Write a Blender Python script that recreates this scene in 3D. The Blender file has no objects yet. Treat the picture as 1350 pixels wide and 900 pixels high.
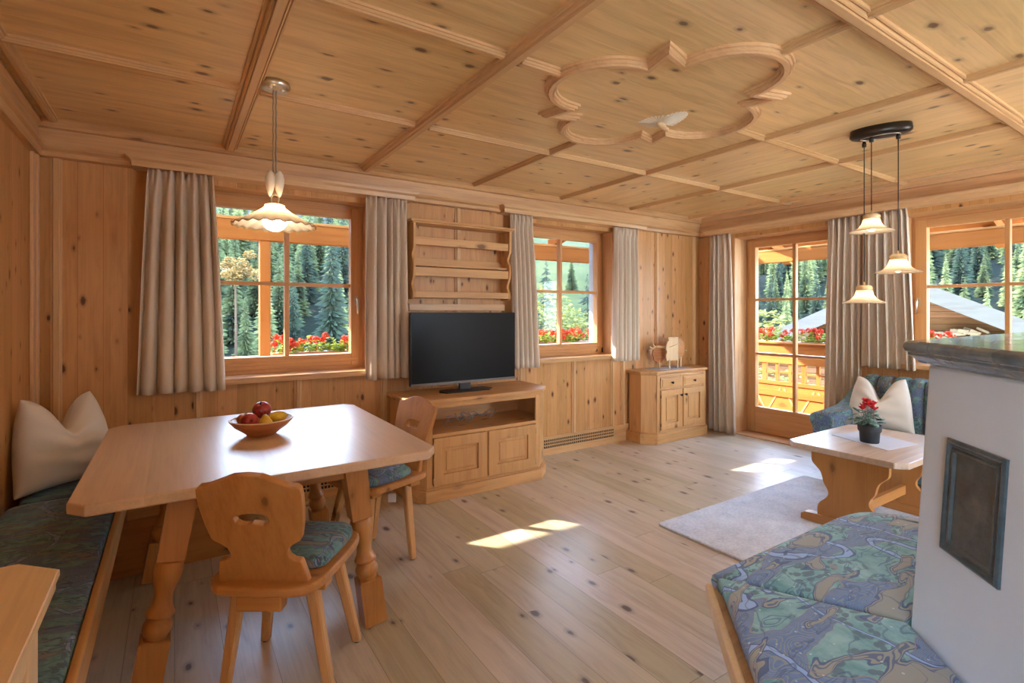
import bpy, bmesh, math, random
from mathutils import Vector, Matrix
R = math.radians
sc = bpy.context.scene
COL = sc.collection
rng = random.Random(7)
sc.view_settings.view_transform = 'Standard'
sc.view_settings.look = 'None'
sc.view_settings.gamma = 1.0
sc.view_settings.use_curve_mapping = False
sc.cycles.adaptive_threshold = 0.02
sc.view_settings.exposure = 1.22

# ------------------------------------------------------------------ camera
cam_d = bpy.data.cameras.new('camera')
cam_d.sensor_width = 36.0
cam_d.lens = 680.0 / 1350.0 * 36.0
cam_d.shift_y = -39.0 / 1350.0
cam_d.clip_start = 0.05
cam_d.clip_end = 2000
cam = bpy.data.objects.new('camera', cam_d)
COL.objects.link(cam)
cam.location = (0, 0, 1.35)
cam.rotation_euler = (R(90), 0, R(-33.2012))
sc.camera = cam

# ------------------------------------------------------------------ materials
def srgb(r, g, b):
    f = lambda c: (c / 255 / 12.92) if c <= 10 else ((c / 255 + 0.055) / 1.055) ** 2.4
    return (f(r), f(g), f(b), 1.0)

class NT:
    def __init__(s, name):
        s.m = bpy.data.materials.new(name)
        s.m.use_nodes = True
        s.t = s.m.node_tree
        s.t.nodes.clear()
        s.out = s.t.nodes.new('ShaderNodeOutputMaterial')
    def n(s, typ, **kw):
        nd = s.t.nodes.new('ShaderNode' + typ)
        for k, v in kw.items():
            setattr(nd, k, v)
        return nd
    def put(s, sock, v):
        if v is None: return
        if isinstance(v, bpy.types.NodeSocket): s.t.links.new(v, sock)
        else: sock.default_value = v
    def math(s, op, a, b=None, c=None):
        nd = s.n('Math', operation=op)
        s.put(nd.inputs[0], a); s.put(nd.inputs[1], b)
        if c is not None: s.put(nd.inputs[2], c)
        return nd.outputs[0]
    def mix(s, f, a, b, blend='MIX'):
        nd = s.n('Mix', data_type='RGBA', blend_type=blend)
        s.put(nd.inputs[0], f); s.put(nd.inputs[6], a); s.put(nd.inputs[7], b)
        return nd.outputs[2]
    def ramp(s, f, stops):
        nd = s.n('ValToRGB')
        while len(nd.color_ramp.elements) < len(stops): nd.color_ramp.elements.new(0.5)
        for e, (p, c) in zip(nd.color_ramp.elements, stops):
            e.position = p
            e.color = c if isinstance(c, tuple) else (c, c, c, 1)
        s.put(nd.inputs[0], f)
        return nd.outputs[0]
    def comb(s, x, y, z):
        nd = s.n('CombineXYZ')
        s.put(nd.inputs[0], x); s.put(nd.inputs[1], y); s.put(nd.inputs[2], z)
        return nd.outputs[0]
    def noise(s, vec, scale=1.0, detail=2.0, rough=0.5, dist=0.0):
        nd = s.n('TexNoise')
        s.put(nd.inputs['Vector'], vec)
        nd.inputs['Scale'].default_value = scale
        nd.inputs['Detail'].default_value = detail
        nd.inputs['Roughness'].default_value = rough
        nd.inputs['Distortion'].default_value = dist
        return nd.outputs[0]
    def voro(s, vec, scale=1.0, rand=1.0, feature='F1'):
        nd = s.n('TexVoronoi', feature=feature)
        s.put(nd.inputs['Vector'], vec)
        nd.inputs['Scale'].default_value = scale
        nd.inputs['Randomness'].default_value = rand
        return nd
    def white(s, v):
        nd = s.n('TexWhiteNoise', noise_dimensions='1D')
        s.put(nd.inputs['W'], v)
        return nd.outputs[0]
    def obj(s):
        nd = s.n('TexCoord')
        return nd.outputs['Object']
    def sep(s, v):
        nd = s.n('SeparateXYZ'); s.put(nd.inputs[0], v)
        return nd.outputs
    def bsdf(s, col, rough=0.5, spec=0.5, metal=0.0, bump=None, bstr=0.1, bdist=0.01, coat=0.0, crough=0.1, sheen=0.0, emit=None, estr=0.0):
        p = s.n('BsdfPrincipled')
        s.put(p.inputs['Base Color'], col); s.put(p.inputs['Roughness'], rough)
        s.put(p.inputs['Metallic'], metal)
        p.inputs['Specular IOR Level'].default_value = spec
        p.inputs['Coat Weight'].default_value = coat
        p.inputs['Coat Roughness'].default_value = crough
        p.inputs['Sheen Weight'].default_value = sheen
        if emit is not None:
            s.put(p.inputs['Emission Color'], emit); p.inputs['Emission Strength'].default_value = estr
        if bump is not None:
            b = s.n('Bump'); b.inputs['Strength'].default_value = bstr; b.inputs['Distance'].default_value = bdist
            s.put(b.inputs['Height'], bump)
            s.t.links.new(b.outputs[0], p.inputs['Normal'])
        s.t.links.new(p.outputs[0], s.out.inputs[0])
        return p

def plain(name, c, rough=0.5, spec=0.5, metal=0.0, vary=0.06, vs=8.0, **kw):
    t = NT(name)
    nz = t.noise(t.obj(), vs, 3.0)
    c2 = tuple(x * (1 - vary * 2) for x in c[:3]) + (1,)
    col = t.mix(nz, c2, tuple(min(1, x * (1 + vary)) for x in c[:3]) + (1,))
    t.bsdf(col, rough, spec, metal, **kw)
    return t.m

def wood(name, base, axis='Z', plank=None, across='X', rough=0.42, spec=0.4, knots=1.0, gap=0.0, tone=0.13,
         endlen=None, kfreq=(2.6, 5.0), grain=1.0, coat=0.0, knotcol=None, contrast=0.20, rvar=0.06, gapcol=0.35, ksel=0.45):
    t = NT(name)
    o = t.sep(t.obj())
    ix = 'XYZ'.index(axis)
    along = o[ix]
    ot = [o[i] for i in range(3) if i != ix]
    rnd = t.n('ObjectInfo').outputs['Random']
    if plank:
        ac = o['XYZ'.index(across)]
        q = t.math('DIVIDE', ac, plank)
        pid = t.math('FLOOR', q)
        fr = t.math('FRACT', q)
        if endlen:
            sh = t.math('MULTIPLY', t.white(t.math('ADD', pid, 0.37)), 7.0)
            e = t.math('ADD', t.math('DIVIDE', along, endlen), sh)
            eid = t.math('FLOOR', e); ef = t.math('FRACT', e)
            pid = t.math('ADD', pid, t.math('MULTIPLY', eid, 31.7))
        tn = t.white(t.math('ADD', pid, 0.11))
        off = t.math('MULTIPLY', t.white(t.math('ADD', pid, 0.73)), 57.0)
    else:
        tn = rnd
        off = t.math('MULTIPLY', rnd, 57.0)
    al = t.math('ADD', along, off)
    vk = t.comb(t.math('MULTIPLY', al, kfreq[0]), t.math('MULTIPLY', ot[0], kfreq[1]), t.math('MULTIPLY', ot[1], kfreq[1]))
    if plank:
        vk = t.comb(t.math('MULTIPLY', al, kfreq[0]), t.math('MULTIPLY', o['XYZ'.index(across)], kfreq[1]), 0.0)
    vo = t.voro(vk, 1.0, 1.0)
    if plank: vo.voronoi_dimensions = '2D'
    kd = vo.outputs['Distance']
    # wavy growth rings bending around the knots
    bend = t.math('MULTIPLY', t.math('SUBTRACT', 0.6, t.math('MINIMUM', kd, 0.6)), 0.35)
    v1 = t.comb(t.math('MULTIPLY', al, 0.9), t.math('ADD', t.math('MULTIPLY', ot[0], 11.0 * grain), bend), t.math('ADD', t.math('MULTIPLY', ot[1], 11.0 * grain), bend))
    g1 = t.noise(v1, 1.6, 3.0, 0.55, 0.6)
    v2 = t.comb(t.math('MULTIPLY', al, 2.2), t.math('MULTIPLY', ot[0], 75.0 * grain), t.math('MULTIPLY', ot[1], 75.0 * grain))
    g2 = t.noise(v2, 1.4, 2.0)
    g = t.math('ADD', t.math('MULTIPLY', g1, 0.68), t.math('MULTIPLY', g2, 0.32))
    lo = tuple(base[i] * (1 - contrast * (1.0, 1.35, 1.6)[i]) for i in range(3)) + (1,)
    hi = tuple(min(1.0, base[i] * (1 + contrast * 0.55)) for i in range(3)) + (1,)
    col = t.ramp(g, [(0.33, lo), (0.52, base), (0.68, hi)])
    tm = t.math('ADD', t.math('MULTIPLY', tn, 2 * tone), 1 - tone)
    nd = t.n('Mix', data_type='RGBA', blend_type='MULTIPLY'); nd.inputs[0].default_value = 1.0
    t.put(nd.inputs[6], col); t.put(nd.inputs[7], t.comb(tm, tm, t.math('MULTIPLY', tm, tm)))
    col = nd.outputs[2]
    if knots > 0:
        kc = knotcol or (base[0] * 0.15, base[1] * 0.085, base[2] * 0.06, 1)
        jit = t.math('MULTIPLY', t.noise(vk, 6.0, 2.0), 0.10)
        kd2 = t.math('ADD', kd, t.math('ADD', t.math('SUBTRACT', jit, 0.05), t.math('MULTIPLY', t.sep(vo.outputs['Color'])[1], 0.15)))
        k = t.ramp(kd2, [(0.0, 1.0), (0.12, 0.9), (0.16, 0.35), (0.27, 0.0)])
        # only some cells carry a knot
        sel = t.math('GREATER_THAN', t.sep(vo.outputs['Color'])[0], ksel)
        k = t.math('MULTIPLY', t.math('MULTIPLY', k, sel), knots)
        col = t.mix(k, col, kc)
    h = g
    if plank and gap > 0:
        gl = t.math('LESS_THAN', t.math('MINIMUM', fr, t.math('SUBTRACT', 1.0, fr)), gap)
        if endlen:
            el = t.math('LESS_THAN', ef, 0.0022 / endlen * 1.2)
            gl = t.math('MAXIMUM', gl, el)
        gc = (base[0] * gapcol, base[1] * gapcol * 0.75, base[2] * gapcol * 0.6, 1)
        col = t.mix(t.math('MULTIPLY', gl, 0.8), col, gc)
        h = t.math('SUBTRACT', g, gl)
    rr = t.math('ADD', t.math('MULTIPLY', g1, rvar * 2), rough - rvar)
    t.bsdf(col, rr, spec, bump=h, bstr=0.12, bdist=0.004, coat=coat, crough=0.3)
    return t.m

M = {}
PINE = srgb(208, 152, 94)
M['wall_x'] = wood('pine_wall_boards', PINE, 'Z', 0.118, 'X', gap=0.008, tone=0.10, kfreq=(5.5, 11.0), gapcol=.5, contrast=.17, ksel=.58)
M['wall_y'] = wood('pine_wall_boards_side', PINE, 'Z', 0.118, 'Y', gap=0.008, tone=0.10, kfreq=(5.5, 11.0), gapcol=.5, contrast=.17, ksel=.58)
M['ceil_x'] = wood('pine_ceiling_boards', srgb(234, 194, 134), 'X', 0.17, 'Y', rough=0.34, spec=0.5, gap=0.003, tone=0.07, gapcol=0.7, coat=0.25, contrast=0.2, kfreq=(4.6, 8.2), ksel=.62)
M['ceil_y'] = wood('pine_ceiling_panels', srgb(234, 195, 136), 'Y', 0.17, 'X', rough=0.34, spec=0.5, gap=0.003, tone=0.07, gapcol=0.7, coat=0.25, contrast=0.2, kfreq=(4.6, 8.2), ksel=.62)
M['floor'] = wood('oiled_floor_boards', srgb(206, 188, 158), 'Y', 0.165, 'X', rough=0.36, spec=0.6, gap=0.006, tone=0.12, endlen=2.6, kfreq=(4.4, 8.2), ksel=.66, contrast=0.2, gapcol=0.3, coat=0.35, knotcol=srgb(86, 60, 42))
for ax in 'XYZ':
    M['trim' + ax] = wood('pine_trim_' + ax.lower(), srgb(214, 165, 113), ax, knots=0.8, tone=0.07, kfreq=(2.0, 7.0))
    M['bead' + ax] = wood('pine_moulding_' + ax.lower(), srgb(218, 172, 120), ax, knots=0.25, tone=0.06, contrast=0.12, rough=0.36, coat=0.1)
    M['frame' + ax] = wood('larch_frame_' + ax.lower(), srgb(210, 154, 98), ax, knots=0.0, tone=0.05, contrast=0.14, rough=0.33, grain=1.6)
    M['furn' + ax] = wood('pine_furniture_' + ax.lower(), srgb(214, 160, 100), ax, knots=0.9, tone=0.05, kfreq=(3.2, 7.0), contrast=0.16)
    M['chair' + ax] = wood('beech_pine_chair_' + ax.lower(), srgb(194, 132, 70), ax, knots=0.7, tone=0.06, kfreq=(4.0, 8.0), contrast=0.18, rough=0.36)
    M['out' + ax] = wood('balcony_larch_' + ax.lower(), srgb(172, 100, 40), ax, knots=0.5, tone=0.08, contrast=0.18, rough=0.7, spec=0.2)
for ax in 'YZ':
    M['cab' + ax] = wood('light_cabinet_wood_' + ax.lower(), srgb(240, 202, 152), ax, knots=0.1, tone=0.04, contrast=0.12)
M['table'] = wood('maple_table_top', srgb(216, 178, 136), 'Y', 0.21, 'X', knots=0.0, tone=0.085, contrast=0.12, rough=0.38, spec=0.5, coat=0.4)
M['lowtable'] = wood('washed_table_top', srgb(206, 178, 152), 'X', 0.14, 'Y', knots=0.15, tone=0.08, contrast=0.18, rough=0.34, spec=0.5, coat=0.2)
M['lightwood'] = wood('pale_turned_wood', srgb(226, 190, 142), 'Z', knots=0.0, tone=0.05, contrast=0.1)
M['bowl'] = wood('turned_bowl_wood', srgb(192, 124, 74), 'X', knots=0.15, tone=0.05, contrast=0.25, rough=0.4)
M['log'] = wood('weathered_logs', srgb(111, 74, 43), 'X', 0.16, 'Z', knots=0.2, tone=0.22, gap=0.06, contrast=0.3, rough=0.8, spec=0.2)
M['shingle'] = wood('weathered_pale_boards', srgb(74, 72, 69), 'Y', 0.3, 'X', knots=0.2, tone=0.15, gap=0.02, contrast=0.15, rough=0.85, spec=0.2)
M['shingleX'] = wood('weathered_verge_board', srgb(78, 75, 71), 'X', knots=0.2, tone=0.1, contrast=0.15, rough=0.85, spec=0.2)

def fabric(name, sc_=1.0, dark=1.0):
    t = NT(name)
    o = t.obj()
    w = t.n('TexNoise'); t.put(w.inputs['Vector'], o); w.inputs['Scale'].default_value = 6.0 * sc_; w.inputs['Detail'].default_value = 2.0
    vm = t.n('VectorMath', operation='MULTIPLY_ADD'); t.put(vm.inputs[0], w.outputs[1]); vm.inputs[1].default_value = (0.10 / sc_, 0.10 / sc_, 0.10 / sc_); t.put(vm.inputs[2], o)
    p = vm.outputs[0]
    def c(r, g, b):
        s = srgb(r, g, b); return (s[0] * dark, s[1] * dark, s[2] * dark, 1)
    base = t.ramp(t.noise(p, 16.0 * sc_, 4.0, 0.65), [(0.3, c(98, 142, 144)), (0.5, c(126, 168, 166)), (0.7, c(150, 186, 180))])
    def mapped(rot, s3):
        mp = t.n('Mapping'); t.put(mp.inputs[0], p); mp.inputs['Rotation'].default_value = (0, 0, R(rot)); mp.inputs['Scale'].default_value = tuple(x * sc_ for x in s3)
        return mp.outputs[0]
    def edge(f, a, wd):
        return t.math('LESS_THAN', t.math('ABSOLUTE', t.math('SUBTRACT', f, a)), wd)
    drift = t.noise(mapped(20, (5.0, 9.0, 6)), 1.0, 1.0, 0.4)
    v = t.voro(mapped(20, (30, 48, 36)), 1.0)
    dk = t.math('MULTIPLY', t.ramp(v.outputs['Distance'], [(0.42, 0.8), (0.52, 0.0)]), t.ramp(drift, [(0.47, 0.0), (0.52, 1.0)]))
    col = t.mix(dk, base, c(92, 108, 116))
    # lavender bands of ploughed field with fine stripes
    nb = t.noise(mapped(-18, (4.2, 12.0, 6)), 1.0, 0.0)
    st = t.math('FRACT', t.math('MULTIPLY', nb, 40.0))
    band = t.mix(t.math('LESS_THAN', st, 0.25), t.mix(t.noise(o, 60 * sc_, 2.0), c(92, 116, 150), c(122, 144, 180)), c(140, 146, 148))
    col = t.mix(t.ramp(nb, [(0.575, 0.0), (0.58, 1.0)]), col, band)
    # winding pale blue stream with a dark outline
    ns = t.noise(mapped(70, (5.0, 2.6, 4)), 1.0, 0.0)
    col = t.mix(edge(ns, 0.47, 0.022), col, c(88, 100, 140))
    col = t.mix(edge(ns, 0.47, 0.014), col, c(150, 176, 206))
    # tan branching trunks drawn with blue outlines
    nt_ = t.noise(mapped(48, (4.0, 17.0, 7)), 1.0, 1.0, 0.35, 0.5)
    col = t.mix(t.ramp(nt_, [(0.60, 0.0), (0.605, 1.0)]), col, c(154, 152, 140))
    for a_, w_, k_ in ((0.603, 0.012, 0.85), (0.645, 0.008, 0.75), (0.40, 0.009, 0.6), (0.36, 0.007, 0.5)):
        col = t.mix(t.math('MULTIPLY', edge(nt_, a_, w_), k_), col, c(74, 92, 130))
    col = t.mix(t.math('MULTIPLY', edge(nb, 0.578, 0.006), 0.8), col, c(150, 140, 132))
    col = t.mix(t.math('MULTIPLY', edge(drift, 0.50, 0.008), 0.5), col, c(84, 100, 128))
    fl = t.math('LESS_THAN', t.voro(o, 26 * sc_).outputs['Distance'], 0.09)
    col = t.mix(t.math('MULTIPLY', fl, 0.6), col, c(210, 214, 206))
    t.bsdf(col, 0.8, 0.25, bump=t.noise(o, 500.0, 2.0), bstr=0.12, bdist=0.002, sheen=0.15)
    return t.m
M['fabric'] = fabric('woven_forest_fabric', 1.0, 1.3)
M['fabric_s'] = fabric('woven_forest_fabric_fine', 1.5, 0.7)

def cloth(name, c, transl=0.0, weave=900.0, vary=0.05):
    t = NT(name)
    o = t.obj()
    col = t.mix(t.noise(o, 14.0, 3.0), tuple(x * (1 - vary) for x in c[:3]) + (1,), c)
    p = t.bsdf(col, 0.9, 0.15, bump=t.noise(o, weave, 2.0), bstr=0.15, bdist=0.001, sheen=0.2)
    if transl:
        tr = t.n('BsdfTranslucent'); t.put(tr.inputs[0], c)
        mx = t.n('MixShader'); mx.inputs[0].default_value = transl
        t.t.links.new(p.outputs[0], mx.inputs[1]); t.t.links.new(tr.outputs[0], mx.inputs[2])
        t.t.links.new(mx.outputs[0], t.out.inputs[0])
    return t.m
M['curtain'] = cloth('linen_curtain', srgb(232, 211, 186), 0.16)
M['pillow'] = cloth('cream_linen', srgb(232, 222, 208))
M['mat'] = cloth('grey_placemat', srgb(206, 204, 210))
M['runner'] = cloth('grey_runner', srgb(176, 166, 164))
def rugmat():
    t = NT('grey_rug'); o = t.obj()
    n = t.noise(o, 60.0, 4.0, 0.7)
    n1 = t.noise(o, 9.0, 3.0)
    f = t.math('ADD', t.math('MULTIPLY', n, 0.6), t.math('MULTIPLY', n1, 0.4))
    col = t.ramp(f, [(0.35, srgb(206, 210, 220)), (0.55, srgb(234, 237, 244)), (0.7, srgb(246, 248, 252))])
    t.bsdf(col, 0.95, 0.1, bump=t.noise(o, 300.0, 3.0), bstr=0.6, bdist=0.006)
    return t.m
M['rug'] = rugmat()
M['plaster'] = plain('stove_plaster', srgb(228, 234, 238), 0.8, 0.2, vary=0.03, vs=6)
M['white_wall'] = plain('white_render', srgb(160, 157, 155), 0.9, 0.2, vary=0.03)
def glaze():
    t = NT('green_glazed_tile'); o = t.obj()
    n = t.noise(o, 9.0, 4.0, 0.6)
    col = t.ramp(n, [(0.3, srgb(66, 84, 92)), (0.5, srgb(96, 112, 118)), (0.72, srgb(132, 122, 96))])
    t.bsdf(col, 0.16, 0.6, bump=n, bstr=0.12, bdist=0.01, coat=0.3, crough=0.08)
    return t.m
M['glaze'] = glaze()
def glazed():
    t = NT('dark_glazed_panel'); o = t.obj()
    n = t.noise(o, 16.0, 4.0, 0.6)
    col = t.ramp(n, [(0.3, srgb(58, 70, 74)), (0.6, srgb(80, 92, 94)), (0.8, srgb(104, 108, 100))])
    t.bsdf(col, 0.22, 0.6, bump=n, bstr=0.2, bdist=0.012)
    return t.m
M['glaze_dark'] = glazed()
M['grout'] = plain('tile_joint', srgb(60, 56, 50), 0.9, 0.1)
def glass():
    t = NT('window_glass')
    fr = t.n('Fresnel'); fr.inputs[0].default_value = 1.45
    tr = t.n('BsdfTransparent'); tr.inputs[0].default_value = (0.97, 0.985, 0.98, 1)
    gl = t.n('BsdfGlossy'); gl.inputs['Roughness'].default_value = 0.02
    mx = t.n('MixShader')
    nz = t.noise(t.obj(), 3.0, 1.0)
    t.put(gl.inputs[0], t.mix(nz, (0.94, 0.95, 0.96, 1), (1, 1, 1, 1)))
    t.t.links.new(t.math('MULTIPLY', fr.outputs[0], 0.25), mx.inputs[0])
    t.t.links.new(tr.outputs[0], mx.inputs[1]); t.t.links.new(gl.outputs[0], mx.inputs[2])
    t.t.links.new(mx.outputs[0], t.out.inputs[0])
    return t.m
M['glass'] = glass()
M['brass'] = plain('satin_brass', srgb(206, 182, 140), 0.3, 0.5, 1.0)
M['nickel'] = plain('satin_handle_metal', srgb(214, 206, 190), 0.32, 0.5, 1.0)
M['black_metal'] = plain('brushed_dark_metal', srgb(62, 54, 48), 0.32, 0.5, 0.7)
M['dark_knob'] = plain('dark_iron_knob', srgb(62, 50, 40), 0.4, 0.5, 0.6)
M['tv_screen'] = plain('tv_screen', srgb(18, 18, 20), 0.3, 0.16, vary=0.02)
M['tv_case'] = plain('tv_plastic', srgb(26, 26, 28), 0.35, 0.5)
M['tv_silver'] = plain('tv_bezel_grey', srgb(120, 112, 106), 0.35, 0.5, 0.3)
M['pot'] = plain('charcoal_pot', srgb(52, 56, 62), 0.6, 0.4)
M['cable'] = plain('grey_cable', srgb(150, 146, 142), 0.5, 0.4)
M['cord'] = plain('twisted_cord', srgb(150, 134, 112), 0.6, 0.4)
M['black_cord'] = plain('black_cord', srgb(40, 34, 30), 0.5, 0.4)
M['tag'] = plain('paper_tag', srgb(226, 222, 216), 0.8, 0.2)
def lampglass(name, col, tr_=0.5):
    t = NT(name)
    p = t.bsdf(t.mix(t.noise(t.obj(), 20.0, 2.0), tuple(x * 0.95 for x in col[:3]) + (1,), col), 0.25, 0.5)
    tl = t.n('BsdfTranslucent'); t.put(tl.inputs[0], col)
    mx = t.n('MixShader'); mx.inputs[0].default_value = tr_
    t.t.links.new(p.outputs[0], mx.inputs[1]); t.t.links.new(tl.outputs[0], mx.inputs[2])
    t.t.links.new(mx.outputs[0], t.out.inputs[0])
    return t.m
M['opal'] = lampglass('opal_lamp_glass', srgb(250, 236, 214), 0.55)
M['ceramic'] = plain('cream_ceramic', srgb(238, 224, 200), 0.3, 0.5)
M['gilt'] = plain('gilded_rim', srgb(176, 140, 92), 0.4, 0.5, 0.4)
def emis(name, col, s):
    t = NT(name)
    nz = t.noise(t.obj(), 4.0, 1.0)
    e = t.n('Emission'); t.put(e.inputs[0], t.mix(nz, col, tuple(x * 0.97 for x in col[:3]) + (1,))); e.inputs[1].default_value = s
    t.t.links.new(e.outputs[0], t.out.inputs[0])
    return t.m
M['bulb'] = emis('lit_globe_bulb', (1.0, 0.88, 0.70, 1), 13.0)
M['bulb_s'] = emis('lit_small_bulb', (1.0, 0.88, 0.70, 1), 16.0)
def fruit(name, c1, c2, s=5.0):
    t = NT(name)
    col = t.ramp(t.noise(t.obj(), s * 6, 3.0), [(0.35, c1), (0.65, c2)])
    t.bsdf(col, 0.3, 0.5)
    return t.m
M['apple'] = fruit('red_apple_skin', srgb(120, 24, 20), srgb(186, 60, 44))
M['apple2'] = fruit('blushed_apple_skin', srgb(186, 92, 50), srgb(214, 150, 80))
M['pear'] = fruit('yellow_pear_skin', srgb(214, 160, 44), srgb(232, 190, 70))
M['lemon'] = fruit('lemon_skin', srgb(214, 168, 30), srgb(230, 196, 60))
M['stem'] = plain('fruit_stem', srgb(70, 48, 28), 0.7, 0.3)
def leafmat(name, a, b, s=6.0, rough=0.6, transl=0.0):
    t = NT(name)
    col = t.ramp(t.noise(t.obj(), s, 3.0), [(0.35, a), (0.65, b)])
    p = t.bsdf(col, rough, 0.3)
    if transl:
        tl = t.n('BsdfTranslucent'); t.put(tl.inputs[0], col)
        mx = t.n('MixShader'); mx.inputs[0].default_value = transl
        t.t.links.new(p.outputs[0], mx.inputs[1]); t.t.links.new(tl.outputs[0], mx.inputs[2])
        t.t.links.new(mx.outputs[0], t.out.inputs[0])
    return t.m
M['cyc_leaf'] = leafmat('cyclamen_leaf', srgb(46, 84, 66), srgb(128, 158, 146), 60.0)
M['cyc_flower'] = leafmat('cyclamen_petal', srgb(190, 16, 26), srgb(226, 38, 44), 40.0)
M['cyc_stem'] = plain('cyclamen_stem', srgb(150, 120, 116), 0.6, 0.3)
M['spruce'] = leafmat('spruce_needles', srgb(40, 50, 32), srgb(92, 98, 58), 0.35, 0.85, 0.15)
M['spruce2'] = leafmat('pale_spruce_needles', srgb(72, 82, 50), srgb(132, 134, 82), 0.35, 0.85, 0.15)
M['spruce3'] = leafmat('blue_spruce_needles', srgb(28, 38, 32), srgb(58, 70, 50), 0.35, 0.85, 0.15)
M['bush'] = leafmat('autumn_leaves', srgb(81, 88, 42), srgb(121, 114, 58), 2.0, 0.7, 0.3)
M['bush2'] = leafmat('orange_leaves', srgb(127, 95, 50), srgb(148, 122, 72), 2.0, 0.7, 0.3)
M['bark'] = plain('spruce_bark', srgb(84, 66, 52), 0.9, 0.1)
def meadow():
    t = NT('meadow_grass'); o = t.obj()
    f = t.math('ADD', t.math('MULTIPLY', t.noise(o, 0.05, 3.0), 0.5), t.math('MULTIPLY', t.noise(o, 0.4, 4.0, 0.7), 0.5))
    col = t.ramp(f, [(0.35, srgb(30, 38, 14)), (0.52, srgb(48, 54, 20)), (0.66, srgb(68, 66, 28))])
    t.bsdf(col, 0.95, 0.1)
    return t.m
M['meadow'] = meadow()
M['forest_floor'] = plain('forest_floor', srgb(20, 24, 12), 0.95, 0.1, vary=0.3, vs=0.2)
M['ger'] = leafmat('geranium_petals', srgb(178, 40, 12), srgb(206, 66, 26), 30.0, 0.8, 0.2)
M['ger_leaf'] = leafmat('geranium_leaves', srgb(84, 108, 30), srgb(160, 158, 54), 20.0, 0.8, 0.25)
M['firewood'] = plain('split_firewood', srgb(132, 112, 86), 0.9, 0.1, vary=0.2, vs=3)
M['deck'] = wood('balcony_deck_boards', srgb(150, 114, 82), 'X', 0.12, 'Y', gap=0.04, rough=0.7)

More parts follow.
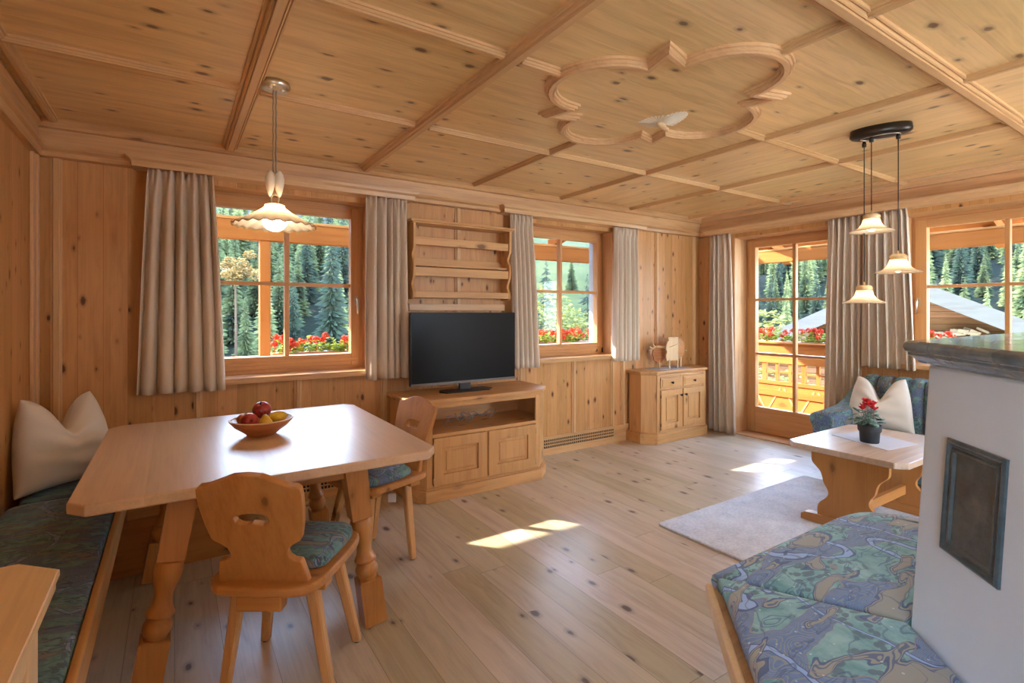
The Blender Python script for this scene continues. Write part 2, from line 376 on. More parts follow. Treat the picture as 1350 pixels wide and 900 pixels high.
# ------------------------------------------------------------------ mesh building
SPLIT = {'stile', 'rail', 'side_panel', 'apron', 'frame', 'sash', 'reveal', 'shelf_board', 'hinge', 'pulley', 'batten', 'inner_panel', 'moulding_strip'}
class MB:
    def __init__(s, xf=None):
        s.bm = bmesh.new()
        s.xf = xf or Matrix.Identity(4)
    def v(s, *p):
        return s.bm.verts.new(s.xf @ Vector(p))
    def f(s, vs, smooth=False):
        try:
            fc = s.bm.faces.new(vs); fc.smooth = smooth
            return fc
        except ValueError:
            return None
    def box(s, x0, y0, z0, x1, y1, z1):
        a = [s.v(x, y, z) for z in (z0, z1) for x, y in ((x0, y0), (x1, y0), (x1, y1), (x0, y1))]
        for q in ((3, 2, 1, 0), (4, 5, 6, 7), (0, 1, 5, 4), (1, 2, 6, 5), (2, 3, 7, 6), (3, 0, 4, 7)):
            s.f([a[i] for i in q])
        return s
    def loft(s, rings, smooth=True, cap=True, closed=True):
        vr = [[s.v(*p) for p in r] for r in rings]
        n = len(vr[0])
        for a, b in zip(vr, vr[1:]):
            for i in range(n if closed else n - 1):
                j = (i + 1) % n
                s.f([a[i], a[j], b[j], b[i]], smooth)
        if cap:
            s.f(vr[0][::-1]); s.f(vr[-1])
        return s
    def lathe(s, prof, c=(0, 0, 0), seg=24, smooth=True, cap=True):
        rings = [[(c[0] + r * math.cos(2 * math.pi * i / seg), c[1] + r * math.sin(2 * math.pi * i / seg), c[2] + z) for i in range(seg)] for r, z in prof]
        return s.loft(rings, smooth, cap)
    def tube(s, pts, r, seg=8, smooth=True, cap=True):
        pts = [Vector(p) for p in pts]
        rs = r if isinstance(r, (list, tuple)) else [r] * len(pts)
        rings = []
        up = Vector((0, 0, 1))
        prev = None
        for i, p in enumerate(pts):
            d = (pts[min(i + 1, len(pts) - 1)] - pts[max(i - 1, 0)]).normalized()
            if prev is None:
                a = d.cross(up if abs(d.z) < 0.9 else Vector((1, 0, 0))).normalized()
            else:
                a = (prev - d * prev.dot(d)).normalized()
            prev = a
            b = d.cross(a)
            rings.append([tuple(p + (a * math.cos(2 * math.pi * k / seg) + b * math.sin(2 * math.pi * k / seg)) * rs[i]) for k in range(seg)])
        return s.loft(rings, smooth, cap)
    def shape(s, outer, z0, z1, holes=(), axis='Z', smooth=False):
        """2-D outline (with holes) extruded along axis; 2-D coords are the two other axes in order."""
        def P(p, h):
            if axis == 'Z': return (p[0], p[1], h)
            if axis == 'Y': return (p[0], h, p[1])
            return (h, p[0], p[1])
        tmp = bmesh.new()
        edges = []
        for loop in [outer] + list(holes):
            vs = [tmp.verts.new((p[0], p[1], 0)) for p in loop]
            for i in range(len(vs)):
                edges.append(tmp.edges.new((vs[i], vs[(i + 1) % len(vs)])))
        if holes:
            bmesh.ops.triangle_fill(tmp, use_beauty=True, use_dissolve=False, edges=edges)
            tris = [[(v.co.x, v.co.y) for v in f.verts] for f in tmp.faces]
        else:
            tris = [list(outer)]
        tmp.free()
        key = {}
        def gv(p, h):
            k = (round(p[0], 6), round(p[1], 6), h)
            if k not in key: key[k] = s.v(*P(p, h))
            return key[k]
        for t in tris:
            s.f([gv(p, z0) for p in t][::-1]); s.f([gv(p, z1) for p in t])
        for loop in [outer] + list(holes):
            for i in range(len(loop)):
                a, b = loop[i], loop[(i + 1) % len(loop)]
                s.f([gv(a, z0), gv(b, z0), gv(b, z1), gv(a, z1)], smooth)
        return s
    def sphere(s, c, r, seg=16, rings=10, sq=(1, 1, 1)):
        rg = []
        for i in range(rings + 1):
            a = math.pi * i / rings
            rr = max(math.sin(a), 0.001)
            rg.append([(c[0] + r * sq[0] * rr * math.cos(2 * math.pi * k / seg), c[1] + r * sq[1] * rr * math.sin(2 * math.pi * k / seg), c[2] - r * sq[2] * math.cos(a)) for k in range(seg)])
        return s.loft(rg, True, True)
    def islands(s):
        s.bm.verts.index_update()
        seen = set(); out = []
        for v in s.bm.verts:
            if v in seen: continue
            st = [v]; comp = []; seen.add(v)
            while st:
                a = st.pop(); comp.append(a)
                for e in a.link_edges:
                    b = e.other_vert(a)
                    if b not in seen: seen.add(b); st.append(b)
            out.append(comp)
        return out
    def build(s, name, mat, parent=None, bev=0.0, bseg=2, sub=0, solid=0.0, smooth=None):
        bmesh.ops.recalc_face_normals(s.bm, faces=s.bm.faces[:])
        if name in SPLIT:
            comps = s.islands()
            if len(comps) > 1:
                objs = []
                for comp in comps:
                    q = MB(); mp = {v: q.bm.verts.new(v.co) for v in comp}
                    fs = {f for v in comp for f in v.link_faces}
                    for f in fs:
                        nf = q.bm.faces.new([mp[v] for v in f.verts]); nf.smooth = f.smooth
                    objs.append(q.build(name, mat, parent, bev, bseg, sub, solid, smooth))
                s.bm.free()
                return objs[0]
        me = bpy.data.meshes.new(name)
        s.bm.to_mesh(me); s.bm.free()
        me.materials.append(mat if not isinstance(mat, str) else M[mat])
        if smooth is not None:
            me.polygons.foreach_set('use_smooth', [smooth] * len(me.polygons))
        o = bpy.data.objects.new(name, me)
        COL.objects.link(o)
        if parent: o.parent = parent
        if solid:
            md = o.modifiers.new('thickness', 'SOLIDIFY'); md.thickness = solid; md.offset = 0
        if bev:
            md = o.modifiers.new('edges', 'BEVEL'); md.width = bev; md.segments = bseg; md.limit_method = 'ANGLE'; md.angle_limit = R(40)
        if sub:
            md = o.modifiers.new('soft', 'SUBSURF'); md.levels = sub; md.render_levels = sub
        return o

def tag(o, label=None, cat=None, group=None, kind=None):
    if label: o['label'] = label
    if cat: o['category'] = cat
    if group: o['group'] = group
    if kind: o['kind'] = kind
    return o
def thing(name, label, cat, loc=(0, 0, 0), rz=0.0, group=None):
    o = bpy.data.objects.new(name, None); COL.objects.link(o)
    o.location = loc; o.rotation_euler = (0, 0, rz)
    o.empty_display_size = 0.1
    return tag(o, label, cat, group)
def struct(name, mb, mat, parent=None, **kw):
    o = mb.build(name, mat, parent, **kw)
    if parent is None: o['kind'] = 'structure'
    return o
def srt(name, loc=(0, 0, 0)):
    o = bpy.data.objects.new(name, None); COL.objects.link(o); o.location = loc; o['kind'] = 'structure'
    return o
def copy_tree(o, parent=None):
    c = o.copy(); COL.objects.link(c)
    if parent: c.parent = parent
    for ch in list(o.children): copy_tree(ch, c)
    return c
def rrect(w, d, r, n=5, cx=0.0, cy=0.0):
    pts = []
    for sx, sy, a0 in ((1, 1, 0), (-1, 1, 90), (-1, -1, 180), (1, -1, 270)):
        for i in range(n + 1):
            a = R(a0 + 90 * i / n)
            pts.append((cx + sx * (w / 2 - r) + r * math.cos(a), cy + sy * (d / 2 - r) + r * math.sin(a)))
    return pts
def bez(p, n=10):
    """Catmull-Rom through closed/open points -> smooth polyline (open)."""
    out = []
    P_ = [p[0]] + list(p) + [p[-1]]
    for i in range(1, len(P_) - 2):
        a, b, c, d = P_[i - 1], P_[i], P_[i + 1], P_[i + 2]
        for k in range(n):
            t = k / n
            out.append(tuple(0.5 * (2 * b[j] + (c[j] - a[j]) * t + (2 * a[j] - 5 * b[j] + 4 * c[j] - d[j]) * t * t + (3 * b[j] - a[j] - 3 * c[j] + d[j]) * t ** 3) for j in range(len(b))))
    out.append(tuple(p[-1]))
    return out
# ------------------------------------------------------------------ room shell
XL, XR, YB, YN, ZC = -0.66, 5.20, 3.90, -2.6, 2.42
YO, XO = 4.27, 5.62                       # outer faces of the window walls
W1 = (0.125, 1.245, 0.90, 2.18)           # window openings: from, to, sill, head
W2 = (2.665, 3.805, 0.90, 2.18)
W3 = (0.62, 1.875, 0.90, 2.18)            # along the right wall (y from, y to)
D1 = (2.36, 3.44, 0.0, 2.17)

def holed(a0, a1, z0, z1, holes, put):
    ac = sorted({a0, a1, *[h[0] for h in holes], *[h[1] for h in holes]})
    zc = sorted({z0, z1, *[h[2] for h in holes], *[h[3] for h in holes]})
    for i in range(len(ac) - 1):
        for j in range(len(zc) - 1):
            am, zm = (ac[i] + ac[i + 1]) / 2, (zc[j] + zc[j + 1]) / 2
            if any(h[0] < am < h[1] and h[2] < zm < h[3] for h in holes): continue
            put(ac[i], ac[i + 1], zc[j], zc[j + 1])

m = MB(); m.box(XL - 0.2, YN - 0.2, -0.12, 5.47, 4.09, 0.0)
floor = struct('floor', m, 'floor')
m = MB(); m.box(XL - 0.2, YN - 0.2, ZC, 3.0, YO, ZC + 0.12)
ceiling = struct('ceiling', m, 'ceil_x')
m = MB(); m.box(3.0, YN - 0.2, ZC, XO, YO, ZC + 0.12)
struct('panel', m, 'ceil_y', ceiling)

m = MB(); holed(XL, XR, 0, ZC, [W1, W2], lambda a, b, c, d: m.box(a, YB, c, b, 4.12, d))
wall_back = struct('wall_back', m, 'wall_x')
m = MB(); holed(YN, YB, 0, ZC, [W3, D1], lambda a, b, c, d: m.box(XR, a, c, 5.47, b, d))
wall_right = struct('wall_right', m, 'wall_y')
m = MB(); holed(YN, 4.12, 0, ZC, [(-2.3, -0.5, 0.8, 2.15)], lambda a, b, c, d: m.box(XL - 0.25, a, c, XL, b, d))  # rear opening added so daylight fills the unseen end
wall_left = struct('wall_left', m, 'wall_y')
m = MB(); holed(XL, 5.47, 0, ZC, [(2.9, 4.7, 0.1, 2.15)], lambda a, b, c, d: m.box(a, YN - 0.25, c, b, YN, d))  # opening added for the unseen fill window
wall_near = struct('wall_near', m, 'wall_x')
# white rendered outer leaf of the house
m = MB()
holed(XL - 0.25, XO, -0.1, 3.2, [W1, W2], lambda a, b, c, d: m.box(a, 4.12, c, b, YO, d))
holed(YN - 0.25, 4.12, -0.1, 3.2, [W3, D1], lambda a, b, c, d: m.box(5.47, a, c, XO, b, d))
struct('wall_outside', m, 'white_wall')

# windows -----------------------------------------------------------------
def window(name, o, plane, side, mull, munts, bottom=0.13, door=False, handle=None, fr=0.085):
    """side 'y': opening spans x at y=plane; side 'x': opening spans y at x=plane."""
    a0, a1, z0, z1 = o
    root = srt(name, (0, 0, 0))
    def bx(mb, p0, d0, q0, p1, d1, q1):
        if side == 'y': mb.box(p0, plane + d0, q0, p1, plane + d1, q1)
        else: mb.box(plane + d0, p0, q0, plane + d1, p1, q1)
    mv, mh = 'frameZ', ('frameX' if side == 'y' else 'frameY')
    # fixed frame with a sash set into it
    m = MB(); bx(m, a0, 0.0, z0, a0 + 0.035, 0.075, z1); bx(m, a1 - 0.035, 0.0, z0, a1, 0.075, z1)
    struct('frame', m, mv, root, bev=0.004)
    m = MB(); bx(m, a0 + 0.035, 0.0, z1 - 0.04, a1 - 0.035, 0.075, z1)
    if not door: bx(m, a0 + 0.035, 0.0, z0, a1 - 0.035, 0.075, z0 + 0.045)
    else: bx(m, a0 + 0.035, 0.0, z0, a1 - 0.035, 0.075, z0 + 0.022)
    struct('frame', m, mh, root, bev=0.004)
    s0, s1, q0, q1 = a0 + 0.03, a1 - 0.03, z0 + (0.04 if not door else 0.022), z1 - 0.03
    g0, g1, h0, h1 = a0 + fr + 0.012, a1 - fr - 0.012, z0 + bottom, z1 - 0.105
    m = MB(); bx(m, s0, -0.018, q0, g0, 0.05, q1); bx(m, g1, -0.018, q0, s1, 0.05, q1)
    bx(m, mull - 0.016, -0.008, h0, mull + 0.016, 0.045, h1)
    struct('sash', m, mv, root, bev=0.005)
    m = MB(); bx(m, g0, -0.018, h1, g1, 0.05, q1); bx(m, g0, -0.018, q0, g1, 0.05, h0)
    if not door:  # rounded drip rail on the bottom sash bar
        bx(m, s0 + 0.02, -0.028, q0 + 0.03, s1 - 0.02, -0.018, h0 - 0.03)
    for zz in munts:
        bx(m, g0, -0.007, zz - 0.013, g1, 0.044, zz + 0.013)
    struct('sash', m, mh, root, bev=0.004)
    m = MB(); bx(m, g0 - 0.005, 0.016, h0 - 0.005, g1 + 0.005, 0.022, h1 + 0.005)
    struct('pane', m, 'glass', root)
    if handle is not None:
        a = handle
        sg = -1
        m = MB()
        bx(m, a - 0.013, -0.026, 1.40, a + 0.013, -0.018, 1.47)
        def pt(u, dd, zz): return (u, plane + dd, zz) if side == 'y' else (plane + dd, u, zz)
        m.tube([pt(a, -0.02, 1.45), pt(a, -0.055, 1.45), pt(a, -0.062, 1.442), pt(a, -0.062, 1.335)], [0.009, 0.009, 0.010, 0.008], 8)
        tag(struct('window_handle' if not door else 'door_handle', m, 'nickel', root), 'satin metal window handle')
    return root
w1 = window('window_1', W1, 4.055, 'y', 0.688, [1.553], handle=1.188)
w2 = window('window_2', W2, 4.055, 'y', 3.235, [1.553])
w3 = window('window_3', W3, 5.43, 'x', 1.2475, [1.568], handle=1.818, fr=0.105)
d1 = window('door_1', D1, 5.43, 'x', 2.90, [1.485, 0.888], bottom=0.30, door=True, fr=0.105)
# sills
for nm, (a0, a1, z0, z1), rt in (('w1', W1, w1), ('w2', W2, w2)):
    m = MB(); m.box(a0 - 0.0, 3.83, z0 - 0.026, a1 + 0.0, 4.06, z0 + 0.012)
    m.box(a0 + 0.05, 3.845, z0 + 0.012, a1 - 0.06, 3.86, z0 + 0.014)
    struct('sill', m, 'trimX', rt, bev=0.006)
m = MB(); m.box(5.13, W3[0], W3[2] - 0.026, 5.44, W3[1], W3[2] + 0.012)
struct('sill', m, 'trimY', w3, bev=0.006)
m = MB(); m.box(5.20, D1[0], 0.0, 5.44, D1[1], 0.012)
struct('threshold', m, 'trimY', d1, bev=0.003)
m = MB(); m.box(3.70, 4.035, 0.935, 3.712, 4.055, 0.96)
m.tube([(3.775, 4.03, 0.925), (3.775, 4.03, 0.975)], 0.007, 8)
struct('hinge', m, 'black_metal', w2)
# smooth pale reveal linings
for (a0, a1, z0, z1), rt in ((W1, w1), (W2, w2)):
    m = MB(); m.box(a0, 3.905, z1 - 0.004, a1, 4.055, z1); struct('reveal', m, 'trimX', rt)
    m = MB(); m.box(a0, 3.905, z0, a0 + 0.004, 4.055, z1); m.box(a1 - 0.004, 3.905, z0, a1, 4.055, z1); struct('reveal', m, 'trimZ', rt)
for (a0, a1, z0, z1), rt in ((W3, w3), (D1, d1)):
    m = MB(); m.box(5.205, a0, z1 - 0.004, 5.43, a1, z1); struct('reveal', m, 'trimY', rt)
    m = MB(); m.box(5.205, a0, z0 + 0.012, 5.43, a0 + 0.004, z1); m.box(5.205, a1 - 0.004, z0 + 0.012, 5.43, a1, z1); struct('reveal', m, 'trimZ', rt)
# unseen plain windows added behind the camera to let in fill daylight
for i, (ax, o, pl) in enumerate((('x', (-2.3, -0.5, 0.8, 2.15), XL - 0.15), ('y', (2.9, 4.7, 0.1, 2.15), YN - 0.15))):
    a0, a1, z0, z1 = o
    rt = srt('window_%d' % (4 + i))
    m = MB()
    def b2(p0, q0, p1, q1, m=m, ax=ax, pl=pl):
        if ax == 'y': m.box(p0, pl, q0, p1, pl + 0.06, q1)
        else: m.box(pl, p0, q0, pl + 0.06, p1, q1)
    mid = (a0 + a1) / 2
    for p0, q0, p1, q1 in ((a0, z0, a0 + .07, z1), (a1 - .07, z0, a1, z1), (a0 + .07, z0, a1 - .07, z0 + .08), (a0 + .07, z1 - .07, a1 - .07, z1), (mid - .05, z0 + .08, mid + .05, z1 - .07)):
        b2(p0, q0, p1, q1)
    struct('frame', m, 'frameZ', rt)
    m = MB()
    if ax == 'y': m.box(a0 + .07, pl + .03, z0 + .08, a1 - .07, pl + .036, z1 - .07)
    else: m.box(pl + .03, a0 + .07, z0 + .08, pl + .036, a1 - .07, z1 - .07)
    struct('pane', m, 'glass', rt)

# wall battens (two-step moulded strips) -----------------------------------
def batten(x, z0, z1, w=0.05, parent=wall_back):
    m = MB()
    m.shape([(x - w / 2, 3.90), (x - w / 2, 3.89), (x - w * .3, 3.888), (x - w * .22, 3.878), (x + w * .22, 3.878), (x + w * .3, 3.888), (x + w / 2, 3.89), (x + w / 2, 3.90)], z0, z1)
    struct('batten', m, 'beadZ', parent)
for x in (-0.565, 1.36, 2.00, 2.64, 3.94, 4.46, 5.10):
    batten(x, 0.17, 2.235)
for x in (0.128, 0.735, 2.66, 3.27, 3.79):
    batten(x, 0.17, 0.873)
m = MB()
m.box(XL, 3.875, 0.17, XL + 0.02, 3.90, 2.235); m.box(XL, 3.83, 0.17, XL + 0.028, 3.875, 2.235); m.box(XL, 3.78, 0.17, XL + 0.018, 3.83, 2.235)
struct('batten', m, 'beadZ', wall_left, bev=0.004)
for y in (2.55, 1.4):
    m = MB(); m.box(XL, y - 0.03, 0.17, XL + 0.012, y + 0.03, 2.235); m.box(XL + 0.012, y - 0.012, 0.17, XL + 0.022, y + 0.012, 2.235)
    struct('batten', m, 'beadZ', wall_left, bev=0.003)
for y in (3.72, 2.2, 0.45):
    m = MB(); m.box(XR - 0.012, y - 0.03, 0.17, XR, y + 0.03, 2.235); m.box(XR - 0.022, y - 0.012, 0.17, XR - 0.012, y + 0.012, 2.235)
    struct('batten', m, 'beadZ', wall_right, bev=0.003)
for y in (1.0, 1.45):
    m = MB(); m.box(XR - 0.012, y - 0.03, 0.17, XR, y + 0.03, 0.873)
    struct('batten', m, 'beadZ', wall_right, bev=0.003)
# horizontal ledger behind the television
m = MB(); m.box(1.56, 3.872, 1.36, 2.46, 3.90, 1.415)
struct('trim_1', m, 'beadX', bev=0.004)
# skirting
m = MB(); m.box(XL, 3.882, 0, 0.08, 3.90, 0.17); m.box(1.30, 3.882, 0, 2.85, 3.90, 0.17); m.box(3.80, 3.882, 0, XR, 3.90, 0.17)
for a, b in ((0.08, 1.30), (2.85, 3.80)):
    m.box(a, 3.882, 0, b, 3.90, 0.055); m.box(a, 3.882, 0.155, b, 3.90, 0.17)
struct('baseboard_back', m, 'trimX')
m = MB(); m.box(XR - 0.018, YN, 0, XR, D1[0], 0.17); m.box(XR - 0.018, D1[1], 0, XR, 3.88, 0.17)
struct('baseboard_right', m, 'trimY')
m = MB(); m.box(XL, YN, 0, XL + 0.018, 3.88, 0.17)
struct('baseboard_left', m, 'trimY')
# square-hole heating grilles in the skirting
def grille(a, b, label):
    t = thing('vent_grille', label, 'vent', ((a + b) / 2, 3.89, 0.055), group=None)
    L = (b - a)
    m = MB(); m.box(-L / 2, 0.0075, 0.0, L / 2, 0.01, 0.10)
    m.build('hole_shade_backing', M['tv_case'], t)  # dark sheet stands in for the shade inside the grille holes
    m = MB()
    n = int(L / 0.024)
    for i in range(n + 1):
        x = -L / 2 + L * i / n
        m.box(x - 0.0035, -0.006, 0.0, x + 0.0035, 0.0, 0.10)
    for z in (0.004, 0.034, 0.064, 0.094):
        m.box(-L / 2, -0.0065, z - 0.0045, L / 2, 0.0005, z + 0.0045)
    m.build('lattice', M['beadX'], t)
grille(0.08, 1.30, 'wooden lattice vent grille in the skirting under the large left window')
grille(2.85, 3.80, 'wooden lattice vent grille in the skirting between television cabinet and corner cabinet')

# cornice: cove, upright board and bottom rail -----------------------------
def prof_x(name, prof, x0, x1, mat, bev=0.0):      # profile in (y,z)
    m = MB(); m.shape(prof, x0, x1, axis='X')
    return struct(name, m, mat, bev=bev)
def prof_y(name, prof, y0, y1, mat, bev=0.0):      # profile in (x,z)
    m = MB(); m.shape(prof, y0, y1, axis='Y')
    return struct(name, m, mat, bev=bev)
prof_x('trim_2', [(3.90, 2.42), (3.765, 2.42), (3.785, 2.40), (3.80, 2.378), (3.825, 2.374), (3.835, 2.275), (3.90, 2.275)], XL, XR, 'trimX')
prof_x('trim_3', [(3.90, 2.28), (3.815, 2.28), (3.812, 2.262), (3.83, 2.25), (3.838, 2.225), (3.90, 2.225)], XL, XR, 'trimX')
prof_y('trim_4', [(XR, 2.42), (XR - 0.135, 2.42), (XR - 0.115, 2.40), (XR - 0.10, 2.378), (XR - 0.075, 2.374), (XR - 0.065, 2.275), (XR, 2.275)], YN, 3.9, 'trimY')
prof_y('trim_5', [(XR, 2.28), (XR - 0.085, 2.28), (XR - 0.088, 2.262), (XR - 0.07, 2.25), (XR - 0.062, 2.225), (XR, 2.225)], YN, 3.9, 'trimY')
prof_y('trim_6', [(XL, 2.42), (XL + 0.045, 2.42), (XL + 0.05, 2.395), (XL + 0.03, 2.385), (XL + 0.03, 2.28), (XL, 2.28)], YN, 3.9, 'trimY')
prof_y('trim_7', [(XL, 2.285), (XL + 0.06, 2.285), (XL + 0.062, 2.268), (XL + 0.045, 2.262), (XL + 0.035, 2.225), (XL, 2.225)], YN, 3.9, 'trimY')
# curtain pelmets under the rail (mitred ends)
def pel_x(name, x0, x1):
    rings = []
    for x, k in ((x0, 0), (x1, 1)):
        sg = 1 if k == 0 else -1
        rings.append([(x, 3.745, 2.275), (x + sg * 0.02, 3.748, 2.258), (x + sg * .03, 3.768, 2.246), (x + sg * .035, 3.775, 2.216), (x + sg * .035, 3.90, 2.216), (x, 3.90, 2.275)])
    m = MB(); m.loft(rings, smooth=False)
    return struct(name, m, 'beadX')
pel_x('trim_8', -0.245, 1.60)
pel_x('trim_9', 2.36, 4.20)
rings = []
for y, sg in ((3.76, -1), (0.3, 1)):
    rings.append([(5.045, y, 2.275), (5.048, y + sg * .02, 2.258), (5.068, y + sg * .03, 2.246), (5.075, y + sg * .035, 2.216), (5.2, y + sg * .035, 2.216), (5.2, y, 2.275)])
m = MB(); m.loft(rings, smooth=False); struct('trim_10', m, 'beadY')

# ceiling mouldings --------------------------------------------------------
def mprof(w, d):
    h = w / 2
    L_ = [(-h, 0), (-h, -d * .38), (-h * .84, -d * .44), (-h * .80, -d * .30), (-h * .70, -d * .30), (-h * .66, -d * .72), (-h * .52, -d * .82), (-h * .46, -d * .70), (-h * .38, -d * .70), (-h * .34, -d)]
    return L_ + [(-x, z) for x, z in L_[::-1]]
def sweep(path, w, d, mat, closed=False, name='moulding'):
    pr = mprof(w, d)
    n = len(path); rings = []
    for i, p in enumerate(path):
        a = Vector(path[i - 1]) if (closed or i > 0) else None
        b = Vector(path[(i + 1) % n]) if (closed or i < n - 1) else None
        P0 = Vector(p)
        d1 = (P0 - a).normalized() if a is not None else None
        d2 = (b - P0).normalized() if b is not None else None
        if d1 is None: d1 = d2
        if d2 is None: d2 = d1
        n1 = Vector((-d1.y, d1.x)); n2 = Vector((-d2.y, d2.x))
        mi = (n1 + n2)
        mi = mi / max(mi.length_squared, 0.2) * 2
        rings.append([(P0.x + mi.x * u, P0.y + mi.y * u, ZC + z) for u, z in pr])
    m = MB()
    if closed: rings.append(rings[0])
    m.loft(rings, smooth=False, cap=not closed)
    return struct(name, m, mat, ceiling)
cy0, cy1 = YN, 3.77
BW, BD, SW, SD = 0.088, 0.040, 0.052, 0.026
# main beams
sweep([(0.30, cy0), (0.30, cy1)], BW, BD, 'beadY', name='beam')
sweep([(1.18, cy0), (1.18, cy1)], BW, BD, 'beadY', name='beam')
sweep([(3.02, cy0), (3.02, cy1)], SW, SD, 'beadY')
sweep([(3.93, cy0), (3.93, cy1)], SW, SD, 'beadY')
sweep([(4.86, cy0), (4.86, cy1)], SW, SD, 'beadY')
sweep([(-0.565, cy0), (-0.565, cy1)], SW, SD, 'beadY')
sweep([(2.10, 2.40), (2.10, cy1)], SW, SD, 'beadY')
sweep([(2.07, cy0), (2.07, 1.18)], SW, SD, 'beadY')
for a, b in ((XL + .06, 0.256), (0.344, 1.136), (1.224, 5.06)):
    sweep([(a, 2.745), (b, 2.745)], SW, SD, 'beadX')
    sweep([(a, 0.87), (b, 0.87)], BW if a > 1 else SW, BD * .85 if a > 1 else SD, 'beadX', name='beam' if a > 1 else 'moulding')
    sweep([(a, -0.9), (b, -0.9)], SW, SD, 'beadX')
for a, b in ((XL + .06, 0.256), (0.344, 1.136), (1.224, 1.455), (2.675, 5.06)):
    sweep([(a, 1.80), (b, 1.80)], SW, SD, 'beadX')
# quatrefoil: four round lobes on the axes, square corners on the diagonals
qc = Vector((2.075, 1.80)); path = []
for k in range(4):
    ca, sa = math.cos(R(90 * k)), math.sin(R(90 * k))
    loc = []
    for i in range(15):
        a = R(-92 + 184 * i / 14)
        loc.append((0.370 + 0.258 * math.cos(a), 0.258 * math.sin(a)))
    loc.append((0.398, 0.398))
    for x, y in loc: path.append((qc.x + ca * x - sa * y, qc.y + sa * x + ca * y))
sweep(path, 0.062, 0.034, 'beadX', closed=True, name='quatrefoil_moulding')

# ------------------------------------------------------------------ curtains
def curtain(label, side, a0t, a1t, a0b, a1b, pl, z0, z1, folds, amp, seed, rz=0):
    """hangs along x at y=pl (side 'y') or along y at x=pl (side 'x')"""
    r = random.Random(seed)
    ph = [r.uniform(-0.5, 0.5) for _ in range(folds + 2)]
    am = [r.uniform(0.55, 1.45) for _ in range(folds + 2)]; wd = [r.uniform(.6, 1.5) for _ in range(folds)]; tw = sum(wd); cum = [sum(wd[:i]) / tw for i in range(folds + 1)]
    nu, nv = folds * 22, 30
    m = MB()
    grid = []
    for j in range(nv + 1):
        t = j / nv                                   # 0 top .. 1 bottom
        row = []
        for i in range(nu + 1):
            u = i / nu
            k = max(i_ for i_ in range(folds) if cum[i_] <= u + 1e-9); fr = (u - cum[k]) / (cum[k + 1] - cum[k]); f = k + fr
            ampk = am[k] * (1 - fr) + am[k + 1] * fr
            w = math.sin(2 * math.pi * (f + 0.12 * ph[k] * math.sin(3 * t)))
            w = math.copysign(abs(w) ** 0.88, w) + .09 * math.sin(2 * math.pi * (f * 1.7 + ph[k]) + 2.2 * t)
            gather = 0.66 + 0.54 * min(1, t * 3)
            d = amp * ampk * w * gather
            if t < 0.10:                              # pencil-pleat heading
                d += amp * 0.55 * math.sin(2 * math.pi * f * 2) * (1 - t / 0.10)
            tt = t ** 0.8
            a = (a0t * (1 - tt) + a0b * tt) * (1 - u) + (a1t * (1 - tt) + a1b * tt) * u
            a += 0.012 * math.sin(2 * math.pi * f + 1.3) * t * ampk
            z = z1 + (z0 - z1) * t + (0.004 * math.sin(f * 5) if t > 0.97 else 0)
            row.append(m.v(a, pl + d, z) if side == 'y' else m.v(pl + d, a, z))
        grid.append(row)
    for j in range(nv):
        for i in range(nu):
            m.f([grid[j][i], grid[j][i + 1], grid[j + 1][i + 1], grid[j + 1][i]], True)
    o = m.build('curtain', M['curtain'], solid=0.004)
    tag(o, label, 'curtain')
    return o
curtain('short beige curtain left of the large left window, above the table', 'y', -0.134, 0.205, -0.197, 0.262, 3.80, 0.853, 2.212, 6, 0.030, 3)
curtain('short beige curtain between the large left window and the plate rack', 'y', 1.193, 1.505, 1.176, 1.518, 3.80, 0.845, 2.212, 5, 0.030, 5)
curtain('short beige curtain between the plate rack and the middle window', 'y', 2.475, 2.70, 2.50, 2.785, 3.805, 0.85, 2.212, 5, 0.026, 8)
curtain('short beige curtain with sunlit edge right of the middle window', 'y', 3.736, 4.05, 3.704, 4.075, 3.80, 0.848, 2.212, 6, 0.026, 12)
curtain('long beige curtain in the room corner left of the balcony door', 'x', 3.683, 3.433, 3.693, 3.365, 5.12, 0.008, 2.212, 4, 0.028, 21)
curtain('long beige curtain right of the balcony door behind the sofa', 'x', 2.43, 2.16, 2.47, 2.155, 5.145, 0.008, 2.212, 5, 0.030, 23)
curtain('short beige curtain left of the right-hand window above the sofa', 'x', 2.125, 1.795, 2.125, 1.735, 5.115, 0.865, 2.212, 6, 0.026, 27)
